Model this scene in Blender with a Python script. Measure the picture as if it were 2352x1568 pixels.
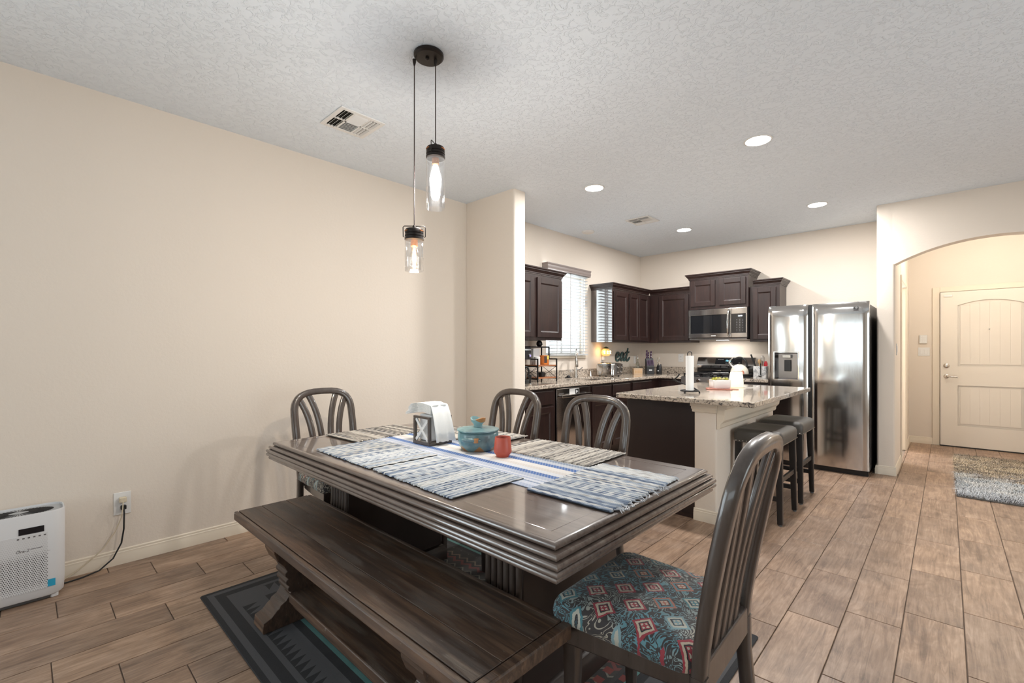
import bpy, bmesh, math, random
from mathutils import Vector, Matrix
R = math.radians
random.seed(7)
for o in list(bpy.data.objects): bpy.data.objects.remove(o)
scn = bpy.context.scene
COL = scn.collection

# ------------------------------------------------------------------ camera
F_PX, CX, HOR = 1058.8, 1176.0, 805.8          # focal length, principal column, horizon row for 2352x1568
YAW = math.atan((2174.16 - CX) / F_PX)
CAM = Vector((3.542, 0.0, 1.253))
cd = bpy.data.cameras.new('camera'); co = bpy.data.objects.new('camera', cd); COL.objects.link(co)
co.location = CAM; co.rotation_euler = (R(90), 0, YAW)
cd.sensor_width = 36.0; cd.lens = F_PX / 2352 * 36; cd.shift_y = (HOR - 784) / 2352
cd.clip_start = 0.05
scn.camera = co
def pix(X, Y, Z):
    v = Vector((X, Y, Z)) - CAM
    f = Vector((-math.sin(YAW), math.cos(YAW), 0)); r = Vector((math.cos(YAW), math.sin(YAW), 0))
    d = v.dot(f)
    if d < .1: return None
    return CX + F_PX * v.dot(r) / d, HOR - F_PX * v.z / d

# ------------------------------------------------------------------ world, exposure, big lights
w = bpy.data.worlds.new('world'); scn.world = w; w.use_nodes = True
wb = w.node_tree.nodes['Background']; wb.inputs[0].default_value = (0.82, 0.91, 1.0, 1); wb.inputs[1].default_value = 1.6
vs = scn.view_settings; vs.view_transform = 'Standard'; vs.look = 'None'; vs.gamma = 1.0
vs.use_curve_mapping = False; vs.exposure = 0.22
def area(name, loc, rot, sx, sy, power, col):
    l = bpy.data.lights.new(name, 'AREA'); l.shape = 'RECTANGLE'; l.size = sx; l.size_y = sy; l.energy = power; l.color = col
    o = bpy.data.objects.new(name, l); COL.objects.link(o); o.location = loc; o.rotation_euler = rot; return o
# daylight through the living-room glass doors behind the camera, the kitchen window and the side-room window
area('daylight_back_window', (2.9, -3.80, 1.50), (R(90), 0, 0), 3.6, 1.25, 22, (0.86, 0.93, 1.0))
area('daylight_right_window', (6.72, 2.3, 1.35), (R(90), 0, R(90)), 2.8, 1.9, 44, (0.92, 0.96, 1.0))
area('daylight_patio_door', (-0.22, -2.20, 1.06), (R(90), 0, R(-90)), 2.0, 2.0, 88, (0.84, 0.92, 1.0))
area('daylight_kitchen_window', (-0.20, 4.775, 1.72), (R(90), 0, R(-90)), 0.95, 1.10, 20, (0.93, 0.97, 1.0))
area('daylight_side_room', (1.62, 7.95, 1.6), (R(90), 0, R(-112)), 0.8, 1.2, 75, (0.90, 0.95, 1.0))

# ------------------------------------------------------------------ mesh helpers
class MB:
    def __init__(s): s.v = []; s.f = []
    def add(s, vs, fs):
        b = len(s.v); s.v += [tuple(p) for p in vs]; s.f += [tuple(b + i for i in f) for f in fs]; return s
    def box(s, x0, x1, y0, y1, z0, z1):
        return s.add([(x0,y0,z0),(x1,y0,z0),(x1,y1,z0),(x0,y1,z0),(x0,y0,z1),(x1,y0,z1),(x1,y1,z1),(x0,y1,z1)],
                     [(0,3,2,1),(4,5,6,7),(0,1,5,4),(1,2,6,5),(2,3,7,6),(3,0,4,7)])
    def loft(s, rings, cap=True, closed=True):
        n = len(rings[0]); b = len(s.v)
        for r in rings: s.v += [tuple(p) for p in r]
        for i in range(len(rings) - 1):
            for j in range(n if closed else n - 1):
                k = (j + 1) % n
                s.f.append((b+i*n+j, b+i*n+k, b+(i+1)*n+k, b+(i+1)*n+j))
        if cap:
            s.f.append(tuple(b + j for j in range(n - 1, -1, -1)))
            e = b + (len(rings) - 1) * n; s.f.append(tuple(e + j for j in range(n)))
        return s
    def lathe(s, prof, n=24, c=(0, 0, 0), cap=True):
        rs = [[(c[0]+r*math.cos(2*math.pi*j/n), c[1]+r*math.sin(2*math.pi*j/n), c[2]+z) for j in range(n)] for r, z in prof]
        return s.loft(rs, cap)
    def tube(s, pts, r, n=8, cap=True):
        pts = [Vector(p) for p in pts]; m = len(pts); rings = []; nrm = None
        for i in range(m):
            t = (pts[min(i+1, m-1)] - pts[max(i-1, 0)]).normalized()
            if nrm is None:
                a = Vector((0, 0, 1)) if abs(t.z) < .9 else Vector((1, 0, 0)); nrm = t.cross(a).normalized()
            else:
                nrm = (nrm - t * nrm.dot(t)).normalized()
            bn = t.cross(nrm); rr = r[i] if isinstance(r, (list, tuple)) else r
            rings.append([pts[i] + (nrm*math.cos(2*math.pi*j/n) + bn*math.sin(2*math.pi*j/n)) * rr for j in range(n)])
        return s.loft(rings, cap)
    def cyl(s, p0, p1, r0, r1=None, n=16): return s.tube([p0, p1], [r0, r0 if r1 is None else r1], n)
    def prism(s, poly, axis, a0, a1):
        def P(p, a): return {'x': (a, p[0], p[1]), 'y': (p[0], a, p[1]), 'z': (p[0], p[1], a)}[axis]
        n = len(poly); b = len(s.v)
        s.v += [P(p, a0) for p in poly] + [P(p, a1) for p in poly]
        s.f += [tuple(b+i for i in range(n-1, -1, -1)), tuple(b+n+i for i in range(n))]
        s.f += [(b+i, b+(i+1) % n, b+n+(i+1) % n, b+n+i) for i in range(n)]
        return s
    def sweep(s, path, prof, closed=False):
        """prof = [(out, z)] carried along a plan path with mitred corners; out is to the right of travel"""
        P = [Vector(p) for p in path]; m = len(P); rings = []
        for i in range(m):
            d0 = (P[i]-P[i-1]).normalized() if (closed or i > 0) else None
            d1 = (P[(i+1) % m]-P[i]).normalized() if (closed or i < m-1) else None
            if d0 is None: d0 = d1
            if d1 is None: d1 = d0
            n0 = Vector((d0.y, -d0.x)); n1 = Vector((d1.y, -d1.x)); nn = n0 + n1
            nn = nn / max(nn.dot(n0), 1e-6)
            rings.append([(P[i].x+nn.x*o, P[i].y+nn.y*o, z) for o, z in prof])
        if closed: rings.append(rings[0])
        return s.loft(rings, not closed, closed=True)
    def ribbon(s, pts, ws, td, t, w, ch=.25):
        """pts centre line, ws = unit width directions, td = thickness direction(s)"""
        rings = []
        for i, p in enumerate(pts):
            p = Vector(p); a = Vector(ws[i]); b = Vector(td[i] if isinstance(td, list) else td)
            W = (w[i] if isinstance(w, list) else w) / 2; T = t / 2; c = min(W, T) * ch * 2
            rings.append([p+a*x+b*y for x, y in ((-W+c,-T),(W-c,-T),(W,-T+c),(W,T-c),(W-c,T),(-W+c,T),(-W,T-c),(-W,-T+c))])
        return s.loft(rings)
    def xf(s, M):
        s.v = [tuple(M @ Vector(p)) for p in s.v]; return s
    def mv(s, d):
        s.v = [(a+d[0], b+d[1], c+d[2]) for a, b, c in s.v]; return s
def rr(cx, cy, w, d, r, z, n=5):
    r = min(r, w/2-1e-4, d/2-1e-4); out = []
    for qx, qy, a0 in ((1, 1, 0), (-1, 1, 90), (-1, -1, 180), (1, -1, 270)):
        for i in range(n):
            a = R(a0 + 90*i/(n-1)); out.append((cx+qx*(w/2-r)+r*math.cos(a), cy+qy*(d/2-r)+r*math.sin(a), z))
    return out
def rbox(mb, cx, cy, w, d, z0, z1, r, e=.004, n=5):
    """box with rounded plan corners and eased top/bottom edges"""
    return mb.loft([rr(cx,cy,w-2*e,d-2*e,r,z0,n), rr(cx,cy,w,d,r,z0+e,n), rr(cx,cy,w,d,r,z1-e,n), rr(cx,cy,w-2*e,d-2*e,r,z1,n)])
def mesh_of(mb, name, smooth=None):
    me = bpy.data.meshes.new(name); me.from_pydata(mb.v, [], mb.f)
    bm = bmesh.new(); bm.from_mesh(me); bmesh.ops.recalc_face_normals(bm, faces=bm.faces); bm.to_mesh(me); bm.free()
    if smooth:
        for p in me.polygons: p.use_smooth = True
        me.set_sharp_from_angle(angle=R(smooth))
    me.update(); return me
def obj(name, mb, mat, parent=None, smooth=None, bevel=0, seg=2, w=False):
    """one mesh object; w=True means the mesh is in world coordinates and is moved into its parent's frame"""
    if w and parent is not None:
        base = Vector((0, 0, 0)); q = parent
        while q is not None: base += q.location; q = q.parent
        mb.mv(-base)
    o = bpy.data.objects.new(name, mesh_of(mb, name, smooth)); COL.objects.link(o)
    if mat is not None: o.data.materials.append(mat)
    if parent is not None: o.parent = parent
    if bevel:
        m = o.modifiers.new('bevel', 'BEVEL'); m.width = bevel; m.segments = seg; m.limit_method = 'ANGLE'; m.angle_limit = R(40)
        m.harden_normals = False
    return o
def tag(o, label, cat, group=None):
    o['label'] = label; o['category'] = cat
    if group: o['group'] = group
    return o
def thing(name, label, cat, loc=(0, 0, 0), rz=0, group=None):
    o = bpy.data.objects.new(name, None); COL.objects.link(o); o.location = loc; o.rotation_euler = (0, 0, rz)
    o.empty_display_size = .05
    return tag(o, label, cat, group)
def struct(name, mb, mat, smooth=None, bevel=0):
    o = obj(name, mb, mat, smooth=smooth, bevel=bevel); o['kind'] = 'structure'; return o
def copy_tree(o, parent=None):
    c = o.copy(); COL.objects.link(c); c.parent = parent
    for ch in list(o.children): copy_tree(ch, c)
    return c
def text_mesh(txt, size, mat, parent, M, name='lettering', ext=.0004, align='CENTER', shear=0):
    cu = bpy.data.curves.new('t', 'FONT'); cu.body = txt; cu.size = size; cu.extrude = ext; cu.align_x = align; cu.align_y = 'CENTER'
    cu.shear = shear; cu.resolution_u = 3
    to = bpy.data.objects.new('t', cu); COL.objects.link(to)
    dg = bpy.context.evaluated_depsgraph_get(); me = bpy.data.meshes.new_from_object(to.evaluated_get(dg))
    bpy.data.objects.remove(to); me.transform(M)
    o = bpy.data.objects.new(name, me); COL.objects.link(o); me.materials.clear(); me.materials.append(mat); o.parent = parent
    return o
def frame_M(o, u, v):
    u = Vector(u); v = Vector(v); n = u.cross(v); M = Matrix((u, v, n)).transposed().to_4x4(); M.translation = Vector(o); return M

# ------------------------------------------------------------------ materials
class G:
    def __init__(s, name, col=(.5,.5,.5), rough=.5, metal=0, **kw):
        s.mat = bpy.data.materials.new(name); s.mat.use_nodes = True
        s.n = s.mat.node_tree.nodes; s.l = s.mat.node_tree.links; s.b = s.n['Principled BSDF']
        s.set('Base Color', (*col, 1)); s.set('Roughness', rough); s.set('Metallic', metal)
        for k, v in kw.items(): s.set(k.replace('_', ' '), v)
    def set(s, inp, val):
        i = s.b.inputs[inp]
        if hasattr(val, 'is_output'): s.l.new(val, i)
        else: i.default_value = val
        return s
    def put(s, i, v):
        if hasattr(v, 'is_output'): s.l.new(v, i)
        elif v is not None:
            if i.type == 'RGBA' and len(v) == 3: v = (*v, 1)
            i.default_value = v
    def m(s, op, a, b=None, c=None):
        nd = s.n.new('ShaderNodeMath'); nd.operation = op
        for i, v in enumerate((a, b, c)): s.put(nd.inputs[i], v)
        return nd.outputs[0]
    def mix(s, f, a, b, t='MIX'):
        nd = s.n.new('ShaderNodeMix'); nd.data_type = 'RGBA'; nd.blend_type = t
        s.put(nd.inputs[0], f); s.put(nd.inputs[6], a); s.put(nd.inputs[7], b); return nd.outputs[2]
    def obj(s): return s.n.new('ShaderNodeTexCoord').outputs['Object']
    def rnd(s): return s.n.new('ShaderNodeObjectInfo').outputs['Random']
    def map(s, v, scale=(1,1,1), loc=(0,0,0), rot=(0,0,0)):
        nd = s.n.new('ShaderNodeMapping'); s.put(nd.inputs[0], v); nd.inputs[1].default_value = loc; nd.inputs[2].default_value = rot
        nd.inputs[3].default_value = scale; return nd.outputs[0]
    def noise(s, v, scale, detail=3, rough=.5, dist=0, color=False):
        nd = s.n.new('ShaderNodeTexNoise'); s.put(nd.inputs['Vector'], v)
        nd.inputs['Scale'].default_value = scale; nd.inputs['Detail'].default_value = detail
        nd.inputs['Roughness'].default_value = rough; nd.inputs['Distortion'].default_value = dist
        return nd.outputs['Color' if color else 0]
    def vor(s, v, scale, feat='F1', out='Distance', rnd=1):
        nd = s.n.new('ShaderNodeTexVoronoi'); nd.feature = feat; s.put(nd.inputs['Vector'], v); nd.inputs['Scale'].default_value = scale
        nd.inputs['Randomness'].default_value = rnd
        return nd.outputs[out]
    def ramp(s, f, stops, interp='LINEAR'):
        nd = s.n.new('ShaderNodeValToRGB'); s.put(nd.inputs[0], f); cr = nd.color_ramp; cr.interpolation = interp
        while len(cr.elements) < len(stops): cr.elements.new(.5)
        for e, (p, c) in zip(cr.elements, stops): e.position = p; e.color = (*c, 1) if len(c) == 3 else c
        return nd.outputs[0]
    def xyz(s, v):
        nd = s.n.new('ShaderNodeSeparateXYZ'); s.put(nd.inputs[0], v); return nd.outputs
    def comb(s, x, y, z):
        nd = s.n.new('ShaderNodeCombineXYZ')
        for i, v in enumerate((x, y, z)): s.put(nd.inputs[i], v)
        return nd.outputs[0]
    def vadd(s, a, b):
        nd = s.n.new('ShaderNodeVectorMath'); nd.operation = 'ADD'; s.put(nd.inputs[0], a); s.put(nd.inputs[1], b); return nd.outputs[0]
    def bump(s, h, strength=.3, dist=.002):
        nd = s.n.new('ShaderNodeBump'); nd.inputs['Strength'].default_value = strength; nd.inputs['Distance'].default_value = dist
        s.put(nd.inputs['Height'], h); s.l.new(nd.outputs[0], s.b.inputs['Normal']); return s
def simple(name, col, rough=.5, metal=0, **kw): return G(name, col, rough, metal, **kw).mat
def emit(name, col, st):
    return G(name, (0, 0, 0), .5, 0, Emission_Color=(*col, 1), Emission_Strength=st).mat

MT = {}
g = G('wall_paint', (.78, .695, .605), .85); p = g.obj()
g.bump(g.m('ADD', g.noise(p, 55, 3), g.m('MULTIPLY', g.noise(p, 160, 2), .35)), .22, .004); MT['wall'] = g.mat
g = G('ceiling_knockdown', (.83, .895, .965), .9); p = g.obj()
nz = g.noise(p, 30, 4, .6, .9); plate = g.m('SMOOTH_MIN', g.m('MAXIMUM', nz, .50), .58, .03)
g.bump(plate, .9, .03); MT['ceiling'] = g.mat
MT['trim'] = simple('trim_paint', (.80, .71, .585), .45)
MT['door_paint'] = simple('door_paint', (.80, .735, .65), .42)
# wood-look floor tile
g = G('wood_look_tile', (.4, .3, .2), .42); p = g.obj(); r = g.rnd()
pv = g.vadd(p, g.comb(g.m('MULTIPLY', r, 37.0), g.m('MULTIPLY', r, 91.0), g.m('MULTIPLY', r, 13.0)))
warp = g.noise(g.map(pv, (7, 1.6, 3)), 1.2, 3, .55, .8)
grain = g.m('ADD', g.m('MULTIPLY', g.noise(g.map(pv, (52, 3.4, 5)), 1.0, 6, .66, 1.1), .6), g.m('MULTIPLY', g.noise(g.map(pv, (9, 5, 5)), 1.0, 4, .6, .8), .4))
ring = g.m('FRACT', g.m('MULTIPLY', warp, 9.0)); ring = g.m('ABSOLUTE', g.m('SUBTRACT', ring, .5))
c1 = g.ramp(grain, [(.34, (.140, .090, .063)), (.5, (.310, .210, .148)), (.66, (.47, .340, .252))])
c2 = g.mix(g.m('MULTIPLY', ring, g.m('MULTIPLY', g.ramp(g.noise(pv, 3.1, 2), [(.42, (0, 0, 0)), (.62, (1, 1, 1))]), 1.1)), c1, (.195, .125, .085))
tone = g.ramp(g.m('FRACT', g.m('MULTIPLY', r, 7.31)), [(0, (.84, .81, .79)), (.5, (1, .97, .94)), (1, (1.10, 1.04, .97))])
c3 = g.mix(1.0, c2, tone, 'MULTIPLY')
fl = g.noise(pv, 5.5, 4, .7); c3 = g.mix(g.m('MULTIPLY', g.m('SUBTRACT', fl, .48), 1.0), c3, (.38, .295, .24))
g.set('Base Color', c3); g.set('Roughness', g.m('ADD', .30, g.m('MULTIPLY', fl, .22)))
g.bump(g.m('ADD', grain, g.m('MULTIPLY', ring, .4)), .25, .0016); MT['plank'] = g.mat
MT['grout'] = simple('grout', (.235, .18, .14), .95)
# espresso cabinet wood
g = G('espresso_wood', (.03, .016, .013), .38, 0, Coat_Weight=.22, Coat_Roughness=.15); p = g.obj()
gr = g.noise(g.map(p, (14, 14, 2.0)), 2.2, 5, .6, .5)
g.set('Base Color', g.ramp(gr, [(.3, (.013, .0055, .005)), (.62, (.027, .0115, .0095)), (.8, (.042, .018, .014))])); MT['espresso'] = g.mat
MT['espresso_gloss'] = simple('espresso_end_panel', (.030, .015, .013), .12, 0, Coat_Weight=1.0, Coat_Roughness=.05, Coat_IOR=2.1)
MT['espresso_dark'] = simple('espresso_panel', (.020, .011, .010), .38, 0, Coat_Weight=.2)
# granite
g = G('granite', (.6, .5, .4), .12, 0, Coat_Weight=.5, Coat_Roughness=.04); p = g.obj()
wv = g.vadd(p, g.map(g.noise(p, 9, 3, color=True), (.05, .05, .05)))
a = g.noise(g.map(wv, (1, 1.6, 1.6)), 32, 5, .72, 1.2); b2 = g.noise(g.map(wv, (1.6, 1, 1)), 70, 4, .7)
cc = g.ramp(a, [(.35, (.024, .023, .026)), (.425, (.15, .13, .12)), (.48, (.54, .45, .36)), (.62, (.66, .58, .49)), (.76, (.36, .26, .19))])
cc = g.mix(g.ramp(b2, [(.585, (0, 0, 0)), (.63, (1, 1, 1))]), cc, (.05, .045, .045)); 
cc = g.mix(g.ramp(b2, [(.30, (1, 1, 1)), (.38, (0, 0, 0))]), cc, (.70, .66, .60)); g.set('Base Color', cc); MT['granite'] = g.mat
# metals and plastics
g = G('stainless', (.60, .585, .57), .24, 1.0, Anisotropic=0.0); p = g.obj()
br = g.noise(g.map(p, (240, 240, 1.2)), 1.0, 3); g.set('Roughness', g.m('ADD', .07, g.m('MULTIPLY', br, .10))); g.bump(br, .03, .0005); MT['steel'] = g.mat
MT['steel_dark'] = simple('dark_steel', (.24, .225, .22), .3, 1.0)
MT['chrome'] = simple('chrome', (.75, .74, .72), .10, 1.0)
MT['nickel'] = simple('brushed_nickel', (.55, .52, .48), .25, 1.0)
MT['black'] = simple('black_plastic', (.012, .012, .013), .38)
MT['gloss_black'] = simple('black_glass', (.010, .011, .013), .06, 0, Coat_Weight=.6)
MT['iron'] = simple('black_iron', (.014, .013, .014), .42, .3)
MT['bronze'] = simple('dark_bronze', (.030, .024, .021), .38, .7)
MT['copper_lit'] = simple('inner_copper', (.45, .18, .07), .3, .9)
MT['white'] = simple('white_plastic', (.80, .79, .77), .4)
MT['grey_white'] = simple('cool_white_plastic', (.66, .655, .66), .42)
MT['paper'] = simple('white_paper', (.86, .86, .85), .85)
MT['ceramic'] = simple('white_ceramic', (.82, .80, .78), .14, 0, Coat_Weight=.5)
MT['enamel'] = simple('cream_enamel', (.80, .745, .63), .12, 0, Coat_Weight=.6)
MT['wood_mid'] = simple('reddish_shelf_wood', (.34, .13, .055), .45)
MT['wood_pale'] = simple('pale_wood', (.52, .37, .24), .55)
MT['wood_lite'] = simple('spoon_wood', (.50, .31, .15), .55)
MT['leather'] = simple('charcoal_leather', (.072, .065, .058), .45)
MT['stool_wood'] = simple('black_stained_wood', (.012, .010, .010), .35)
MT['rubber'] = simple('rubber_feet', (.12, .12, .12), .7)
MT['cord_black'] = simple('black_cord', (.010, .010, .010), .5)
MT['cord_cream'] = simple('cream_cord', (.66, .57, .42), .5)
MT['purple'] = simple('purple_handle', (.045, .016, .050), .35)
MT['pink'] = simple('pink_silicone', (.75, .03, .28), .4)
MT['yellow'] = simple('yellow_fabric', (.72, .60, .12), .6)
MT['red'] = simple('red_silicone', (.55, .02, .03), .4)
MT['blue_label'] = simple('blue_label', (.02, .33, .52), .45)
MT['orange_box'] = simple('orange_box', (.55, .16, .02), .5)
MT['sign'] = None
g = G('teal_sign', (.03, .085, .085), .5); p = g.obj()
g.set('Base Color', g.ramp(g.noise(p, 25, 4), [(.35, (.045, .035, .030)), (.5, (.030, .075, .075)), (.7, (.07, .17, .17))])); MT['sign'] = g.mat
g = G('marble_holder', (.8, .8, .8), .2); p = g.obj()
g.set('Base Color', g.ramp(g.noise(p, 14, 5, .65, 1.6), [(.42, (.42, .43, .45)), (.5, (.80, .80, .80)), (1, (.86, .86, .85))])); MT['marble'] = g.mat
MT['ink'] = simple('grey_print', (.10, .09, .09), .6)
MT['ink_black'] = simple('black_print', (.012, .012, .012), .5)
MT['ink_white'] = simple('white_print', (.80, .80, .80), .5)
MT['keyp'] = simple('key_print', (.30, .30, .31), .5)
MT['copper'] = simple('copper_trivet', (.46, .17, .12), .35, .4)
MT['leaf'] = simple('yellow_green_leaf', (.46, .44, .05), .45)
MT['leaf2'] = simple('green_leaf', (.26, .33, .05), .45)
MT['leaf3'] = simple('pale_leaf', (.62, .56, .30), .45)
MT['soil'] = simple('soil', (.05, .035, .02), .9)
def glass(name, col=(1, 1, 1), rough=0.0, ior=1.45):
    return G(name, col, rough, 0, Transmission_Weight=1.0, IOR=ior).mat
def thin_glass(name, tint=(1, 1, 1), ref=.10):
    g = G(name); nt = g.mat.node_tree; tr = g.n.new('ShaderNodeBsdfTransparent'); tr.inputs[0].default_value = (*tint, 1)
    gl = g.n.new('ShaderNodeBsdfGlossy'); gl.inputs['Roughness'].default_value = .02; gl.inputs[0].default_value = (1, 1, 1, 1)
    fr = g.n.new('ShaderNodeLayerWeight'); fr.inputs[0].default_value = .35
    mx = g.n.new('ShaderNodeMixShader'); a = g.m('ADD', ref * .35, g.m('MULTIPLY', fr.outputs['Facing'], .5))
    g.l.new(a, mx.inputs[0]); g.l.new(tr.outputs[0], mx.inputs[1]); g.l.new(gl.outputs[0], mx.inputs[2])
    g.l.new(mx.outputs[0], g.n['Material Output'].inputs[0]); return g.mat
MT['pane'] = thin_glass('window_pane', (.97, .99, .98))
MT['jar'] = thin_glass('jar_glass', (.98, .98, .98), .22)
MT['bulb_glass'] = thin_glass('bulb_glass', (1, .97, .92), .12)
MT['bottle'] = thin_glass('bottle_glass', (.80, .82, .78), .25)
MT['bulb_warm'] = emit('filament_warm', (1, .62, .28), 60)
MT['bulb_cool'] = emit('filament_white', (1, .96, .92), 60)
MT['bulb_frost'] = emit('frosted_bulb', (1, .97, .94), 7)
MT['led'] = emit('recessed_led', (1, .97, .93), 22)
MT['lcd_blue'] = emit('blue_digits', (.25, .75, 1.0), 3.0)
MT['lcd_white'] = emit('white_digits', (.85, .93, 1.0), 2.5)
MT['glow'] = G('glowing_porcelain', (.85, .74, .55), .4, 0, Emission_Color=(1, .82, .55, 1), Emission_Strength=.62).mat
MT['night'] = emit('night_light_bulb', (1, .62, .22), 7)
# painted, rubbed-through table and chair wood
def rubbed(name, axis, k=1.0, cw=.8, lo=.28, hi=.72):
    g = G(name, (.15, .12, .1), .34, 0, Coat_Weight=cw, Coat_Roughness=.07); p = g.obj()
    sc = {'x': (2, 22, 22), 'z': (22, 22, 2)}[axis]
    gr = g.noise(g.map(p, sc), 2.0, 6, .65, .4); big = g.noise(p, 5.0, 4, .6)
    c = g.ramp(gr, [(lo, (.066*k, .045*k, .036*k)), (.5, (.124*k, .090*k, .073*k)), (hi, (.185*k, .148*k, .126*k))])
    c = g.mix(g.ramp(big, [(.52, (0, 0, 0)), (.72, (.6, .6, .6))]), c, (.115*k, .066*k, .046*k))
    g.set('Base Color', c); g.set('Roughness', g.m('ADD', .20, g.m('MULTIPLY', gr, .22))); g.bump(gr, .06, .001); return g.mat
MT['table'] = rubbed('rubbed_grey_brown_wood_x', 'x', 1.0, 1.0)
MT['chair'] = rubbed('rubbed_grey_brown_wood_z', 'z', .50, .65, .1, .92)
MT['pedestal'] = simple('dark_brown_wood', (.030, .018, .014), .42, 0, Coat_Weight=.15)
g = G('rustic_bench_wood', (.1, .06, .04), .42); p = g.obj(); r = g.rnd()
pv = g.vadd(p, g.comb(g.m('MULTIPLY', r, 17.0), g.m('MULTIPLY', r, 43.0), 0))
gr = g.noise(g.map(pv, (2.2, 42, 20)), 1.3, 7, .68, .7); big = g.noise(g.map(pv, (1.2, 6, 1)), 1.6, 3)
c = g.ramp(gr, [(.28, (.026, .016, .012)), (.48, (.088, .050, .031)), (.68, (.185, .108, .066)), (.85, (.27, .17, .105))])
c = g.mix(g.ramp(big, [(.35, (.6, .6, .6)), (.6, (0, 0, 0))]), c, (.050, .040, .035))
xs = g.xyz(pv)
saw = g.m('POWER', g.m('ABSOLUTE', g.m('SINE', g.m('MULTIPLY', g.m('ADD', xs[0], g.m('MULTIPLY', g.m('MULTIPLY', xs[1], xs[1]), 2.0)), 190.0))), 6.0)
nzz = g.m('GREATER_THAN', g.xyz(g.n.new('ShaderNodeTexCoord').outputs['Normal'])[2], .8)
sawm = g.m('MULTIPLY', g.m('MULTIPLY', saw, nzz), g.ramp(g.noise(g.map(pv, (1.4, 10, 1)), 2.0, 3), [(.50, (0, 0, 0)), (.62, (.8, .8, .8))]))
c = g.mix(g.m('MULTIPLY', sawm, .55), c, (.38, .34, .30))
scr = g.ramp(g.noise(g.map(pv, (9, 150, 20)), 1.6, 4, .7), [(.66, (0, 0, 0)), (.73, (.9, .9, .9))]); c = g.mix(scr, c, (.34, .31, .28))
g.set('Base Color', c); g.set('Roughness', g.m('ADD', .30, g.m('MULTIPLY', gr, .25))); g.bump(g.m('SUBTRACT', gr, g.m('MULTIPLY', sawm, .5)), .35, .002); MT['bench'] = g.mat
# medallion seat fabric
def fabric(name, cell):
    g = G(name, (.1, .1, .1), .75, 0, Sheen_Weight=.2); p = g.obj(); q = g.xyz(p)
    u = g.m('DIVIDE', g.m('ADD', q[0], q[1]), cell); v = g.m('DIVIDE', g.m('SUBTRACT', q[0], q[1]), cell)
    fu = g.m('SUBTRACT', g.m('FRACT', g.m('ADD', u, 40.5)), .5); fv = g.m('SUBTRACT', g.m('FRACT', g.m('ADD', v, 40.5)), .5)
    iu = g.m('FLOOR', g.m('ADD', u, 40.5)); iv = g.m('FLOOR', g.m('ADD', v, 40.5))
    wn = g.n.new('ShaderNodeTexWhiteNoise'); wn.noise_dimensions = '2D'; g.l.new(g.comb(iu, iv, 0), wn.inputs['Vector']); rn = wn.outputs['Value']
    wob = g.m('MULTIPLY', g.m('SUBTRACT', g.noise(p, 60, 3, .6), .5), .10)
    au = g.m('ABSOLUTE', fu); av = g.m('ABSOLUTE', fv)
    d = g.m('ADD', g.m('MAXIMUM', au, av), wob)                      # square medallion turned 45 degrees
    pet = g.m('ADD', g.m('MULTIPLY', au, av), 0)                     # four-petal centre
    med = g.ramp(rn, [(.0, (.30, .035, .05)), (.34, (.065, .19, .22)), (.5, (.20, .32, .35)), (.68, (.40, .15, .10)), (.84, (.05, .13, .18))], 'CONSTANT')
    med2 = g.ramp(rn, [(.0, (.50, .42, .32)), (.34, (.46, .45, .38)), (.68, (.10, .22, .25)), (.84, (.52, .46, .36))], 'CONSTANT')
    scroll = g.m('ABSOLUTE', g.m('SINE', g.m('ADD', g.m('MULTIPLY', g.noise(p, 17, 2, .5, 1.4), 30), g.m('MULTIPLY', q[0], 60))))
    ground = g.mix(g.ramp(scroll, [(.80, (0, 0, 0)), (.90, (1, 1, 1))]), (.040, .033, .033), g.mix(g.ramp(g.noise(p, 7, 1), [(.42, (0, 0, 0)), (.58, (1, 1, 1))]), (.40, .36, .29), (.11, .25, .29)))
    c = g.mix(g.m('LESS_THAN', d, .30), ground, med)
    c = g.mix(g.m('LESS_THAN', d, .235), c, med2)
    c = g.mix(g.m('MULTIPLY', g.m('LESS_THAN', d, .165), g.m('GREATER_THAN', d, .125)), c, (.028, .026, .030))
    c = g.mix(g.m('LESS_THAN', d, .125), c, med)
    c = g.mix(g.m('MULTIPLY', g.m('LESS_THAN', d, .095), g.m('GREATER_THAN', pet, .0016)), c, (.50, .45, .36))
    g.set('Base Color', c); g.bump(g.noise(p, 700, 1), .15, .0006); return g.mat
MT['fabric'] = fabric('medallion_fabric', .125)
# woven rag placemat: weft rows stacked along local x
g = G('rag_weave', (.5, .5, .55), .9); p = g.obj(); q = g.xyz(p); r = g.rnd()
row = g.m('FLOOR', g.m('MULTIPLY', q[0], 118.0))
wn = g.n.new('ShaderNodeTexWhiteNoise'); wn.noise_dimensions = '2D'; g.l.new(g.comb(row, g.m('MULTIPLY', r, 50), 0), wn.inputs['Vector'])
band = g.noise(g.comb(g.m('MULTIPLY', q[0], 26), g.m('MULTIPLY', r, 31), 0), 1.0, 2)
streak = g.noise(g.comb(g.m('MULTIPLY', row, 5.7), g.m('MULTIPLY', q[1], 11), g.m('MULTIPLY', r, 20)), 1.0, 2)
f = g.m('ADD', g.m('MULTIPLY', wn.outputs['Value'], .38), g.m('ADD', g.m('MULTIPLY', band, .35), g.m('MULTIPLY', streak, .45)))
c = g.ramp(f, [(.28, (.040, .055, .100)), (.40, (.095, .135, .22)), (.48, (.24, .30, .40)), (.58, (.52, .56, .60)), (.72, (.68, .68, .67)), (.84, (.33, .32, .31))])
tick = g.m('SINE', g.m('ADD', g.m('MULTIPLY', q[1], 1000), g.m('MULTIPLY', row, 3.14)))
c = g.mix(g.ramp(tick, [(.55, (0, 0, 0)), (.9, (.42, .42, .42))]), c, g.mix(wn.outputs['Value'], (.055, .06, .075), (.62, .62, .61)))
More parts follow.
